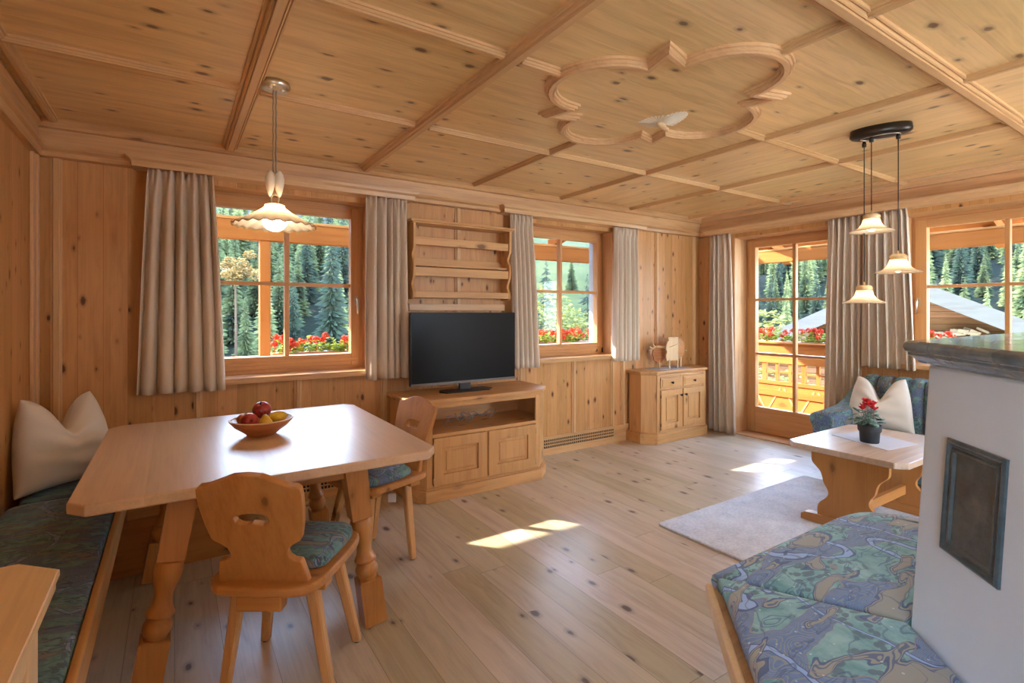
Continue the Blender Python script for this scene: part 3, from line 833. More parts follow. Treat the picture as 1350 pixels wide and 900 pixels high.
# ------------------------------------------------------------------ dining table
TX0, TX1, TY0, TY1 = -0.28, 0.958, 2.03, 3.36
t = thing('dining_table', 'large square pale wooden dining table with turned splayed legs', 'table', ((TX0 + TX1) / 2, (TY0 + TY1) / 2, 0))
hx, hy, c = (TX1 - TX0) / 2, (TY1 - TY0) / 2, 0.05
m = MB(); m.shape([(-hx + c, -hy), (hx - c, -hy), (hx, -hy + c * 1.2), (hx, hy - c * 1.2), (hx - c, hy), (-hx + c, hy), (-hx, hy - c * 1.2), (-hx, -hy + c * 1.2)], 0.722, 0.76)
m.build('tabletop', M['table'], t, bev=0.006)
def turned_leg(top, foot):
    top, foot = Vector(top), Vector(foot)
    ax = (top - foot); L = ax.length; zq = ax.normalized()
    xq = Vector((1, 0, 0)); xq = (xq - zq * xq.dot(zq)).normalized(); yq = zq.cross(xq)
    mt = Matrix(((xq.x, yq.x, zq.x, foot.x), (xq.y, yq.y, zq.y, foot.y), (xq.z, yq.z, zq.z, foot.z), (0, 0, 0, 1)))
    m = MB(mt)
    k = L / 0.72
    def sq(h0, h1, z0, z1, e=0.004):
        rr = []
        for h, z in ((h0 - e, z0), (h0, z0 + e), (h1, z1 - e), (h1 - e, z1)):
            rr.append([(-h, -h, z * k), (h, -h, z * k), (h, h, z * k), (-h, h, z * k)])
        m.loft(rr, smooth=False)
    sq(0.047, 0.047, 0.004, 0.197)
    sq(0.042, 0.048, 0.457, 0.722)
    pr = [(0.036, 0.475), (0.042, 0.468), (0.046, 0.45), (0.046, 0.43), (0.040, 0.40), (0.031, 0.37), (0.029, 0.35), (0.033, 0.325), (0.043, 0.302), (0.047, 0.295), (0.044, 0.289), (0.031, 0.283), (0.031, 0.279), (0.041, 0.272), (0.047, 0.257), (0.046, 0.242), (0.040, 0.229), (0.033, 0.222), (0.038, 0.215)]
    m.lathe([(r, (z - .018) * k) for r, z in pr[::-1]], seg=28)
    return m
for sx in (-1, 1):
    for sy in (-1, 1):
        turned_leg((sx * .305, sy * .445, .722), (sx * (.39 if sx > 0 else .43), sy * .475, -0.003)).build('leg', M['chairZ'], t)
for sy in (-1, 1):
    m = MB(); m.box(-.27, sy * .447 - .012, .635, .27, sy * .447 + .012, .722); m.build('apron', M['chairX'], t, bev=0.003)
for sx in (-1, 1):
    m = MB(); m.box(sx * .307 - .012, -.40, .635, sx * .307 + .012, .40, .722); m.build('apron', M['chairY'], t, bev=0.003)

# ------------------------------------------------------------------ chairs
def make_chair(label):
    t = thing('dining_chair', label, 'chair', group='carved wooden dining chairs')
    # seat board, front towards +y
    out = bez([(-.135, -.285), (0, -.295), (.135, -.285), (.185, -.235), (.205, -.10), (.215, .05), (.20, .135), (.15, .165), (0, .172), (-.15, .165), (-.20, .135), (-.215, .05), (-.205, -.10), (-.185, -.235), (-.135, -.285)], 4)[:-1]
    m = MB(); m.shape(out, .418, .452); m.build('seat', M['chairX'], t, bev=0.010, bseg=3)
    pad = bez([(-.155, -.165), (0, -.195), (.155, -.165), (.182, -.08), (.192, .05), (.178, .12), (.13, .147), (0, .153), (-.13, .147), (-.178, .12), (-.192, .05), (-.182, -.08), (-.155, -.165)], 4)[:-1]
    rings = []
    for s_, z in ((.95, .4525), (.99, .460), (1.0, .472), (.985, .486), (.93, .496), (.80, .501), (.4, .504), (.02, .505)):
        rings.append([(x * s_, (y + .02) * s_ - .02, z) for x, y in pad])
    m = MB(); m.loft(rings); m.build('seat_pad', M['fabric_s'], t)
    # carved back plate in its own tilted plane
    tilt = R(17)
    mt = Matrix.Translation((0, -.232, .446)) @ Matrix.Rotation(tilt, 4, 'X')
    m = MB(mt)
    half = [(0, .402), (.045, .398), (.09, .380), (.125, .366), (.155, .362), (.166, .352), (.168, .33), (.166, .28), (.158, .22), (.148, .175), (.142, .166), (.118, .152), (.100, .136), (.094, .118), (.098, .102), (.112, .090), (.134, .086), (.138, .080), (.146, .04), (.152, 0)]
    outer = half + [(-x, z) for x, z in half[::-1][:-1]]
    hole = [(-.060, .262), (-.050, .255), (-.035, .262), (-.012, .266), (.016, .265), (.036, .262), (.048, .252), (.052, .238), (.044, .226), (.028, .222), (.012, .226), (-.006, .229), (-.024, .222), (-.044, .222), (-.058, .232), (-.064, .248)]
    m.shape([(a_, b_ * 1.035) for a_, b_ in outer], -.013, .013, [[(a_, b_ * 1.035) for a_, b_ in hole]], axis='Y')
    bp = m.build('backrest', M['chairZ'], t, bev=0.0045)
    m = MB(); m.box(-.075, -.283, .368, .075, -.232, .419); m.build('tenon_block', M['chairX'], t, bev=0.006)
    m = MB(); m.box(-.19, -.20, .396, .19, -.135, .418); m.box(-.19, .05, .396, .19, .11, .418); m.build('batten', M['chairX'], t, bev=0.004)
    for sx in (-1, 1):
        for sy in (-1, 1):
            tp = Vector((sx * .125, -.155 if sy < 0 else .075, .405)); ft = Vector((sx * .188, sy * .150, .006))
            m = MB(); rr = []
            for p, h in ((ft, .0165), (ft.lerp(tp, .5), .0190), (tp, .0210)):
                b = h * .72
                rr.append([(p.x + a, p.y + b_, p.z) for a, b_ in ((-h, -b), (-b, -h), (b, -h), (h, -b), (h, b), (b, h), (-b, h), (-h, b))])
            m.loft(rr, smooth=False)
            lg = m.build('leg', M['furnZ'], t)
            m = MB(); m.lathe([(.013, 0), (.0145, .006)], (ft.x, ft.y, 0), 10); tag(m.build('foot_glide', M['dark_knob'], lg), 'dark felt glide')
    return t
ch1 = make_chair('carved wooden chair showing its back at the near side of the dining table')
ch2 = copy_tree(ch1)
ch1.location = (.387, 2.100, 0); ch1.rotation_euler = (0, 0, R(-34))
ch2.location = (.893, 2.795, 0); ch2.rotation_euler = (0, 0, R(106))
ch2['label'] = 'carved wooden chair at the right side of the dining table beside the television cabinet'
for o_ in (ch1, ch2):
    if 'group' in o_: del o_['group']

# ------------------------------------------------------------------ fruit bowl
bw = thing('fruit_bowl', 'shallow turned wooden bowl of fruit on the dining table', 'bowl', (.392, 2.80, .76))
m = MB()
m.lathe([(.010, .002), (.058, .0), (.060, .004), (.078, .018), (.108, .040), (.127, .062), (.131, .068), (.127, .071), (.119, .066), (.098, .044), (.070, .024), (.03, .015), (.002, .014)], seg=44)
m.build('bowl_body', M['bowl'], bw)
m = MB(); m.lathe([(.1265, .0695), (.131, .0685), (.1315, .0705), (.127, .0725), (.121, .0685), (.1235, .067)], seg=44, cap=False); tag(m.build('rim', M['lightwood'], bw), 'pale worn rim')
def apple(label, mat, p, r, tilt=(0, 0), cat='apple'):
    t = thing('apple', label, cat, p); t.rotation_euler = (tilt[0], tilt[1], 0)
    m = MB(); pr = []
    for i in range(17):
        a = math.pi * i / 16
        rr = r * math.sin(a) * (1 + .08 * math.cos(a)) + .0008
        z = -r * .92 * math.cos(a)
        if i > 12: z -= r * .30 * ((i - 12) / 4) ** 2
        if i < 3: z += r * .12 * ((3 - i) / 3) ** 2
        pr.append((rr, z))
    m.lathe(pr, seg=22); m.build('flesh', M[mat], t)
    m = MB(); m.tube([(0, 0, r * .6), (.002, 0, r * .85), (.006, .002, r * 1.05)], .0018, 6); m.build('stem', M['stem'], t)
    return t
apple('dark red apple lying left in the fruit bowl', 'apple', (.340, 2.765, .829), .036, (R(75), R(15)))
apple('red apple on top of the fruit at the back of the bowl', 'apple', (.398, 2.848, .862), .039, (R(20), R(-15)))
apple('orange blushed apple half hidden at the left rim of the bowl', 'apple2', (.325, 2.835, .829), .028, (R(15), R(10)))
t = thing('pear', 'yellow pear standing at the front of the fruit bowl', 'pear', (.402, 2.748, .811)); t.rotation_euler = (R(8), R(-6), 0)
m = MB(); m.lathe([(.001, -.026), (.014, -.025), (.026, -.016), (.030, -.002), (.027, .013), (.019, .028), (.012, .040), (.006, .047), (.001, .048)], seg=20); m.build('flesh', M['pear'], t)
m = MB(); m.tube([(0, 0, .046), (.003, 0, .062)], .0016, 6); m.build('stem', M['stem'], t)
t = thing('lemon', 'yellow lemon lying on the right in the fruit bowl', 'lemon', (.458, 2.797, .829)); t.rotation_euler = (0, R(82), R(10))
m = MB(); m.lathe([(.001, -.046), (.005, -.043), (.010, -.037), (.022, -.026), (.029, -.010), (.030, .004), (.026, .020), (.015, .034), (.007, .040), (.005, .044), (.001, .046)], seg=20); m.build('rind', M['lemon'], t)

ob_, nb_ = Vector((.392, 2.80, .76)), Vector((.352, 2.745, .76))
for o_ in [o for o in COL.objects if o.parent is None and o.get('category') in ('bowl', 'apple', 'pear', 'lemon')]:
    o_.location = nb_ + (Vector(o_.location) - ob_) * 1.08; o_.scale = (1.08, 1.08, 1.08)
# ------------------------------------------------------------------ corner bench and its cushions
bn = thing('corner_bench', 'wooden corner bench along the left wall and window wall', 'bench', (-.43, 2.75, 0))
def rel(o): return Matrix.Translation(-Vector(o.location))
m = MB(rel(bn)); m.shape([(XL + .02, 1.56), (-.235, 1.56), (-.235, 3.25), (.36, 3.25), (.36, 3.86), (XL + .03, 3.86)], .385, .412)
m.build('seat_board', M['trimY'], bn, bev=.004)
m = MB(rel(bn)); m.box(-.224, 1.56, .345, -.200, 3.24, .455); m.build('front_rail', M['furnY'], bn, bev=.010, bseg=3)
m = MB(rel(bn)); m.box(-.205, 3.22, .30, .37, 3.25, .452); m.build('front_rail', M['furnX'], bn, bev=.008)
m = MB(rel(bn)); m.box(-.33, 1.60, 0, -.30, 3.27, .385); m.build('base_panel', M['chairY'], bn)
m = MB(rel(bn)); m.box(-.30, 3.27, 0, .33, 3.30, .385); m.build('base_panel', M['chairX'], bn)
m = MB(rel(bn)); m.box(.33, 3.26, 0, .36, 3.86, .385); m.build('end_panel', M['chairZ'], bn)
m = MB(rel(bn)); m.box(XL + .03, 1.56, 0, -.25, 1.59, .385); m.build('end_panel', M['chairZ'], bn)
def pad(name, label, pts, z0, z1, mat, cat='cushion', crown=.012, edge=.022):
    cx = sum(p[0] for p in pts) / len(pts); cy = sum(p[1] for p in pts) / len(pts)
    t_ = None
    m = MB(Matrix.Identity(4))
    def off(k):   # move outline inwards by k metres
        out = []; n = len(pts)
        for i in range(n):
            a, b, c_ = Vector(pts[i - 1]), Vector(pts[i]), Vector(pts[(i + 1) % n])
            e1 = (b - a).normalized(); e2 = (c_ - b).normalized()
            n1 = Vector((-e1.y, e1.x)); n2 = Vector((-e2.y, e2.x)); mi = n1 + n2
            mi = mi / max(mi.length_squared, .4) * 2
            out.append((b.x + mi.x * k - cx, b.y + mi.y * k - cy))
        return out
    rings = []
    for k, z in ((edge * .5, 0), (edge * .12, edge * .4), (0, (z1 - z0) * .5), (edge * .12, z1 - z0 - edge * .45), (edge * .5, z1 - z0 - edge * .1), (edge * 1.3, z1 - z0), (edge * 3.2, z1 - z0 + crown * .7)):
        rings.append([(x, y, z) for x, y in off(k)])
    m.loft(rings)
    o = m.build(name, M[mat])
    o.location = (cx, cy, z0)
    tag(o, label, cat)
    return o
def dense(pts, n=6):
    out = []
    for i in range(len(pts)):
        a, b = Vector(pts[i]), Vector(pts[(i + 1) % len(pts)])
        k = max(1, int((b - a).length / .12)) if n else 1
        out += [tuple(a.lerp(b, j / k)) for j in range(k)]
    return out
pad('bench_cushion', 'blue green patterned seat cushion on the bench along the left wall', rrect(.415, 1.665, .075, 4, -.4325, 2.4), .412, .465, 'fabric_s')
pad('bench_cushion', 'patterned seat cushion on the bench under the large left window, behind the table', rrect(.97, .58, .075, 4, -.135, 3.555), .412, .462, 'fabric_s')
# paper label hanging off the underside of the bench cushion
m = MB(Matrix.Translation((-.255, 2.98, 0)))
m.shape(rrect(.045, .05, .004, 2, 0, .30), -.001, .001, axis='Y')
o_ = m.build('paper_label', M['tag']); tag(o_, 'small white paper label hanging under the edge of the left bench', 'label')
o_.rotation_euler = (0, 0, R(-25))
m = None
def pillow(label, w, h, th, chop, loc, rot, seed=0, ear=.62, mat='pillow'):
    r = random.Random(seed); n = 30
    sides = []
    m = MB()
    def pos(u, v, s):
        # outline: pointed corners, slightly waisted sides
        x = u * w / 2 * (1 - .06 * (1 - abs(v) ** 2)) * (1 + .03 * (abs(u * v)) ** 3)
        z = v * h / 2 * (1 - .07 * (1 - abs(u) ** 2))
        g = math.exp(-(abs(u) / .36) ** 1.5)
        top = max(0, (v + 1) / 2)
        z -= chop * h * g * top ** 2.2
        x += ear * w * 0.5 * (-1 if u > 0 else 1) * (abs(u) ** 1.0) * top ** 3 * .55
        e = max(0.0, (1 - u * u) * (1 - v * v))
        y = th / 2 * e ** .42 * s
        y += -.028 * g * top ** 3 * s * (1 if th > .1 else 0)
        y += .010 * math.sin(7 * u + 3 * v + seed) * math.exp(-((v + .15) / .3) ** 2) * e
        y += .007 * math.sin(13 * v + 2.5 * u + seed * 2) * e * s
        return (x, y, z + h / 2)
    for s in (-1, 1):
        g = [[m.v(*pos(-1 + 2 * i / n, -1 + 2 * j / n, s)) for i in range(n + 1)] for j in range(n + 1)]
        for j in range(n):
            for i in range(n):
                m.f([g[j][i], g[j][i + 1], g[j + 1][i + 1], g[j + 1][i]], True)
    bmesh.ops.remove_doubles(m.bm, verts=m.bm.verts[:], dist=.0006)
    o = m.build('throw_pillow', M[mat], sub=1)
    o.location = loc; o.rotation_euler = rot
    tag(o, label, 'pillow')
    return o
pillow('cream throw pillow with two peaks on the left corner bench', .46, .47, .22, .36, (-.445, 3.42, .466), (R(-12), 0, R(38)), 1)

# ------------------------------------------------------------------ cabinet in the lower left corner
sb = thing('side_cabinet', 'light wooden cabinet with a cut-off corner, at the near end of the left bench', 'cabinet', (-.43, 1.0, 0))
m = MB(rel(sb)); 
for off_, z0, z1 in ((0.0, .785, .80), (.012, .772, .785), (.006, .758, .772), (.022, .742, .758)):
    m.shape([(XL + .03, .45), (-.205 - off_, .45), (-.205 - off_, 1.455 - off_ * .4), (-.285 - off_ * .4, 1.535 - off_), (XL + .03, 1.535 - off_)], z0, z1)
m.build('top', M['cabY'], sb, bev=.003)
m = MB(rel(sb)); m.shape([(XL + .035, .47), (-.252, .47), (-.252, 1.43), (-.31, 1.495), (XL + .035, 1.495)], .0, .742); m.build('body', M['cabZ'], sb)
m = MB(rel(sb)); m.box(-.252, 1.385, .06, -.236, 1.43, .74); m.box(-.252, .85, .06, -.236, .91, .74); m.build('stile', M['cabZ'], sb, bev=.003)
def panel_door(name, parent, x0, x1, z0, z1, y, ax='y', sgn=-1, st=.055, th=.02, mat='furn', knob=None, xfm=None):
    """framed door: frame + raised panel; lies in plane y (front towards sgn)."""
    m = MB(xfm)
    m.shape([(x0, z0), (x1, z0), (x1, z1), (x0, z1)], min(y, y + sgn * th), max(y, y + sgn * th), [[(x0 + st, z0 + st), (x1 - st, z0 + st), (x1 - st, z1 - st), (x0 + st, z1 - st)]], axis='Y')
    dr = m.build(name, M[mat + 'Z'], parent, bev=.003)
    m = MB(xfm); k = st + .006
    a0, a1, c0, c1 = x0 + k - .008, x1 - k + .008, z0 + k - .008, z1 - k + .008
    rr = []
    for e, d in ((0, .001), (.004, .006), (.024, .007), (.030, .013)):
        rr.append([(a0 + e, y + sgn * d, c0 + e), (a1 - e, y + sgn * d, c0 + e), (a1 - e, y + sgn * d, c1 - e), (a0 + e, y + sgn * d, c1 - e)])
    m.loft(rr, smooth=False); m.build('panel', M[mat + 'Z'], dr)
    if knob:
        m = MB(xfm @ Matrix.Translation((knob[0], y + sgn * th, knob[1])) @ Matrix.Rotation(R(90) * (1 if sgn < 0 else -1), 4, 'X')) if xfm else MB(Matrix.Translation((knob[0], y + sgn * th, knob[1])) @ Matrix.Rotation(R(90) * (1 if sgn < 0 else -1), 4, 'X'))
        m.lathe([(.006, 0), (.005, .010), (.012, .016), (.013, .022), (.009, .027), (.001, .029)], seg=14)
        tag(m.build('knob', M['dark_knob'], dr), 'dark knob')
    return dr
xf_side = rel(sb) @ Matrix.Rotation(R(90), 4, 'Z')     # local x -> world y, local -y -> world +x
panel_door('door', sb, .92, 1.375, .08, .73, .252, sgn=-1, xfm=xf_side, mat='cab')
# ------------------------------------------------------------------ television cabinet
tv = thing('tv_cabinet', 'low pine television cabinet with open shelf and two panelled doors', 'cabinet', (2.0, 3.6, 0))
def rp(pts): return [(x - 2.0, y - 3.6) for x, y in pts]
T = Matrix.Translation((-2.0, -3.6, 0))
fx0, fx1, fy, cx0, cx1, cy = 1.485, 2.475, 3.37, 1.40, 2.60, 3.49
out = [(fx0, fy), (fx1, fy), (cx1, cy), (cx1, 3.862), (cx0, 3.862), (cx0, cy)]
m = MB(); m.shape(rp(out), .10, .125); m.build('floor_board', M['furnX'], tv)
m = MB(); m.shape(rp(out), .455, .475); m.build('shelf_board', M['furnX'], tv, bev=.003)
def grow(pts, k):
    cx = sum(p[0] for p in pts) / len(pts); out = []
    n = len(pts)
    for i in range(n):
        a, b, c_ = Vector(pts[i - 1]), Vector(pts[i]), Vector(pts[(i + 1) % n])
        e1 = (b - a).normalized(); e2 = (c_ - b).normalized()
        mi = Vector((e1.y, -e1.x)) + Vector((e2.y, -e2.x)); mi = mi / mi.length_squared * 2
        out.append((b.x + mi.x * k, b.y + mi.y * k))
    return out
m = MB(); m.shape(rp(grow(out, .006)), .682, .70); m.shape(rp(grow(out, .022)), .70, .728); m.build('top', M['furnX'], tv, bev=.006, bseg=3)
m = MB(); m.shape(rp(grow(out, .018)), .0, .085); m.shape(rp(grow(out, .008)), .085, .10); m.build('plinth', M['furnX'], tv, bev=.004)
# side walls, chamfer boards and face frame
m = MB(T); m.box(cx0, cy, .125, cx0 + .02, 3.862, .682); m.box(cx1 - .02, cy, .125, cx1, 3.862, .682)
m.shape([(cx0, cy), (fx0, fy), (fx0 + .014, fy + .016), (cx0 + .018, cy + .01)], .125, .682)
m.shape([(fx1, fy), (cx1, cy), (cx1 - .018, cy + .01), (fx1 - .014, fy + .016)], .125, .682)
m.build('side_panel', M['furnZ'], tv)
m = MB(T); m.box(cx0 + .02, 3.845, .125, cx1 - .02, 3.862, .682); m.build('back_panel', M['furnX'], tv)
m = MB(T); m.box(fx0, fy - .004, .10, fx0 + .045, fy + .018, .682); m.box(fx1 - .045, fy - .004, .10, fx1, fy + .018, .682); m.box(1.965, fy + .001, .125, 1.995, fy + .018, .455)
m.build('stile', M['furnZ'], tv, bev=.003)
m = MB(T); m.box(fx0 + .045, fy - .003, .662, fx1 - .045, fy + .018, .682); m.box(fx0 + .045, fy - .003, .452, fx1 - .045, fy + .018, .478); m.build('rail', M['furnX'], tv, bev=.003)
m = MB(T); m.box(fx0 + .045, fy + .2, .125, 1.965, fy + .21, .455); m.box(1.995, fy + .2, .125, fx1 - .045, fy + .21, .455); m.build('inner_panel', M['furnX'], tv)
panel_door('door', tv, fx0 + .052, 1.972, .112, .450, fy + .004, sgn=-1, st=.075, xfm=T)
panel_door('door', tv, 1.988, fx1 - .052, .112, .450, fy + .004, sgn=-1, st=.075, xfm=T)
for z in (.15, .40):
    m = MB(T); m.tube([(fx0 + .048, fy - .012, z - .02), (fx0 + .048, fy - .012, z + .02)], .005, 8); m.tube([(fx1 - .048, fy - .012, z - .02), (fx1 - .048, fy - .012, z + .02)], .005, 8); m.build('hinge', M['brass'], tv)
# cables coiled in the open shelf
r_ = random.Random(4); m = MB()
for k in range(3):
    pts = [(-.22 + .05 * k + .36 * i / 9 + r_.uniform(-.03, .03), r_.uniform(-.05, .05), .006 + (.045 + .02 * k) * abs(math.sin(i * 1.3 + k))) for i in range(10)]
    m.tube(bez(pts, 5), .0035, 6)
o_ = m.build('cable', M['cable']); o_.location = (1.95, 3.62, .4752); tag(o_, 'tangle of grey cables lying in the open shelf of the television cabinet', 'cable')

# ------------------------------------------------------------------ television
tvs = thing('television', 'black flat-screen television on the pine cabinet', 'television', (1.936, 3.64, .728))
m = MB(); m.box(-.466, -.018, .062, .466, .022, .618); m.build('case', M['tv_case'], tvs, bev=.005)
m = MB(); m.box(-.459, -.021, .082, .459, -.0178, .612); m.build('screen', M['tv_screen'], tvs)
m = MB(); m.box(-.466, -.0215, .062, .466, -.0178, .080); tag(m.build('bezel', M['tv_silver'], tvs, bev=.001), 'grey lower bezel')
m = MB(); m.box(-.25, .022, .12, .25, .055, .50); m.build('back_cover', M['tv_case'], tvs, bev=.012)
m = MB(); m.box(-.05, -.005, .006, .05, .02, .10); m.build('neck', M['tv_case'], tvs, bev=.004)
m = MB(); m.shape([(-.19, .07), (-.235, -.02), (-.20, -.10), (.17, -.10), (.235, -.03), (.19, .07)], 0, .009); m.build('stand', M['tv_case'], tvs, bev=.003)

# ------------------------------------------------------------------ plate rack
rk = thing('plate_rack', 'pine wall rack with wavy sides and rails above the television', 'shelf', (1.99, 3.88, 1.45))
m = MB(); L_, H_ = .90, .62
half = [(-.115, 0), (-.128, .015), (-.128, .055), (-.112, .085), (-.098, .115), (-.104, .14), (-.122, .165), (-.134, .20), (-.142, .26), (-.132, .30), (-.112, .325), (-.104, .345), (-.112, .365), (-.130, .39), (-.142, .43), (-.142, .60)]
for sx in (-1, 1):
    m = MB(); x0 = sx * L_ / 2
    m.shape([(.0, 0)] + [(y, z) for y, z in bez(half, 4)] + [(0, .60)], min(x0, x0 - sx * .02), max(x0, x0 - sx * .02), axis='X')
    m.build('side_board', M['furnZ'], rk, bev=.002)
m = MB(); m.box(-.475, -.158, .602, .475, 0, .622); m.box(-.462, -.147, .59, .462, 0, .602); m.build('top', M['furnX'], rk, bev=.004)
for z in (.012, .262):
    m = MB(); m.box(-.43, -.105, z, .43, 0, z + .018); m.build('shelf_board', M['furnX'], rk, bev=.002)
for z0, z1, y in ((.012, .064, -.118), (.182, .252, -.118), (.425, .488, -.118)):
    m = MB(); m.box(-.43, y - .009, z0, .43, y + .009, z1); m.build('rail', M['furnX'], rk, bev=.003)
m = MB(); m.box(-.43, -.018, .28, .43, -.002, .335); m.build('rail', M['furnX'], rk, bev=.003)

# ------------------------------------------------------------------ corner cabinet on the right
rc = thing('corner_cabinet', 'small pine cabinet with two drawers and two doors beside the balcony door', 'cabinet', (4.53, 3.75, 0))
T = Matrix.Translation((-4.53, -3.75, 0))
def rp2(pts): return [(x - 4.53, y - 3.75) for x, y in pts]
gx0, gx1, gy, hx0, hx1, hy = 4.115, 4.90, 3.60, 4.0, 4.985, 3.70
out = [(gx0, gy), (gx1, gy), (hx1, hy), (hx1, 3.862), (hx0, 3.862), (hx0, hy)]
m = MB(); m.shape(rp2(out), .115, .705); m.build('body', M['furnZ'], rc)
m = MB(); m.shape(rp2(grow(out, .008)), .70, .715); m.shape(rp2(grow(out, .026)), .715, .742); m.build('top', M['furnX'], rc, bev=.006, bseg=3)
m = MB(); m.shape(rp2(grow(out, .024)), 0, .105); m.shape(rp2(grow(out, .012)), .105, .118); m.build('plinth', M['furnX'], rc, bev=.004)
m = MB(T)
for a, b in ((gx0, gx0 + .045), (4.487, 4.515), (gx1 - .045, gx1)): m.box(a, gy - .012, .118, b, gy + .01, .70)
m.build('stile', M['furnZ'], rc, bev=.003)
m = MB(T)
for a, b in ((.675, .70), (.545, .562), (.118, .135)): m.box(gx0 + .045, gy - .0115, a, gx1 - .045, gy + .01, b)
m.build('rail', M['furnX'], rc, bev=.003)
for a, b, kx in ((gx0 + .050, 4.487, 4.463), (4.515, gx1 - .050, 4.540)):
    m = MB(T)
    for e, d0, d1 in ((0, 0, .014), (.022, .014, .019)):
        m.box(a + e, gy - d1 - .004, .566 + e * .8, b - e, gy - d0 - .004, .672 - e * .8)
    dr = m.build('drawer', M['furnX'], rc, bev=.003)
    m = MB(T @ Matrix.Translation(((a + b) / 2, gy - .023, .618)) @ Matrix.Rotation(R(90), 4, 'X'))
    m.lathe([(.006, 0), (.005, .010), (.013, .016), (.014, .022), (.009, .027), (.001, .029)], seg=14); tag(m.build('knob', M['dark_knob'], dr), 'dark knob')
    panel_door('door', rc, a, b, .138, .542, gy - .004, sgn=-1, st=.062, xfm=T, knob=(kx, .478))
for z in (.19, .48):
    m = MB(T); m.tube([(gx0 + .047, gy - .022, z - .018), (gx0 + .047, gy - .022, z + .018)], .005, 8); m.build('hinge', M['black_metal'], rc)
m = MB(); m.shape(rrect(.50, .22, .01, 3), 0, .0035); o_ = m.build('table_runner', M['runner']); o_.location = (4.46, 3.735, .742); tag(o_, 'thin grey runner cloth on top of the corner cabinet', 'runner')
# carved wooden animal ornament of slotted boards
an = thing('wooden_animal', 'pale wooden animal figure of slotted boards with antlers on the corner cabinet', 'figurine', (4.50, 3.735, .7455), R(-8)); an.scale = (1.12, 1.15, 1.36)
def disc(y, r, n=20, cz=.145, cx=.0, sx=1.0, teeth=True):
    pts = []
    for i in range(n * 2):
        a = 2 * math.pi * i / (n * 2)
        rr = r * (1 + (.05 if (i % 4 < 2 and teeth) else -.03))
        pts.append((cx + sx * rr * math.cos(a), cz + rr * math.sin(a)))
    return pts
m = MB(); m.shape(disc(0, .085, cx=.125, cz=.145), .030, .042, axis='Y'); m.build('rump_board', M['chairX'], an, bev=.001)
m = MB(); m.shape(disc(0, .080, cx=-.125, cz=.12, sx=.95), .020, .032, axis='Y'); m.build('shoulder_board', M['bowl'], an, bev=.001)
m = MB(); m.shape([(-.052, .058), (.052, .058), (.058, .09), (.050, .12), (.056, .15), (.052, .225), (.062, .24), (-.062, .24), (-.052, .22), (-.058, .16), (-.050, .12), (-.058, .09)], -.03, -.018, axis='Y')
m.shape([(-.055, .235), (.07, .235), (.07, .245), (-.055, .245)], -.03, .04, axis='Y'); m.build('body_board', M['lightwood'], an, bev=.001)
m = MB(); m.shape(bez([(-.09, .06), (-.10, .10), (-.085, .13), (-.10, .16), (-.085, .2), (-.075, .215), (-.055, .2), (-.06, .14), (-.055, .1), (-.07, .06)], 4), -.045, -.033, axis='Y'); m.build('chest_board', M['lightwood'], an, bev=.001)
m = MB(); m.box(-.085, -.004, .155, .07, .008, .175); m.tube([(-.07, 0, .165), (-.16, 0, .172), (-.20, -.01, .17)], [.011, .009, .008], 8); m.build('neck_branch', M['lightwood'], an)
for pts, rr in (([(-.20, -.01, .17), (-.235, -.02, .19), (-.25, -.03, .215)], .006), ([(-.20, -.01, .17), (-.24, -.01, .16), (-.275, -.02, .175)], .006), ([(-.20, -.01, .17), (-.235, .0, .145), (-.25, -.01, .11)], .006), ([(-.235, -.01, .162), (-.262, .0, .14)], .005)):
    m = MB(); m.tube(bez(pts, 4), rr, 6); m.build('antler', M['lightwood'], an)
m = MB(); m.tube([(-.06, -.036, .165), (0, -.04, .175), (.075, -.03, .19)], .004, 6); m.build('cord', M['lightwood'], an)
m = MB(); m.tube([(.205, .036, .13), (.232, .036, .132)], .004, 6); m.sphere((.236, .036, .132), .009, 10, 6); m.build('tail', M['lightwood'], an)
for x, y, h in ((-.042, -.024, .10), (.060, -.024, .24), (.16, .036, .08), (-.12, .026, .06)):
    m = MB(); m.box(x - .007, y - .006, 0, x + .007, y + .006, h); m.build('leg', M['lightwood'], an, bev=.001)

# ------------------------------------------------------------------ rug and low table
m = MB(); pts = rrect(1.76, 1.20, .02, 3)
m.loft([[(x * .997, y * .997, 0) for x, y in pts], [(x, y, .004) for x, y in pts], [(x, y, .010) for x, y in pts], [(x * .995, y * .993, .014) for x, y in pts]], smooth=False)
o_ = m.build('rug', M['rug']); o_.location = (3.44, 1.63, 0); tag(o_, 'light grey rectangular rug on the plank floor in front of the sofa', 'rug')
lt = thing('coffee_table', 'low wooden trestle table with cut-off corners in front of the sofa', 'table', (3.765, 1.50, .014))
ZT = .506
m = MB(); c = .055
m.shape([(-.455 + c, -.33), (.455 - c, -.33), (.455, -.33 + c), (.455, .33 - c), (.455 - c, .33), (-.455 + c, .33), (-.455, .33 - c), (-.455, -.33 + c)], ZT - .036, ZT)
m.build('tabletop', M['lowtable'], lt, bev=.005)
ph = bez([(.215, .47), (.215, .405), (.205, .375), (.165, .335), (.150, .30), (.142, .265), (.118, .225), (.115, .195), (.135, .165), (.165, .135), (.178, .10), (.178, .055)], 4)
for x in (-.335, .335):
    m = MB(); m.shape(ph + [(-a, b) for a, b in ph[::-1]], x - .017, x + .017, axis='X'); m.build('trestle', M['chairZ'], lt, bev=.003)
    m = MB(); m.shape([(-.275, 0), (-.275, .035), (-.25, .052), (-.17, .058), (.17, .058), (.25, .052), (.275, .035), (.275, 0)], x - .032, x + .032, axis='X'); m.build('foot', M['chairY'], lt, bev=.004)
m = MB(); m.box(-.318, -.06, .12, .318, -.03, .18); m.build('stretcher', M['chairX'], lt, bev=.003)
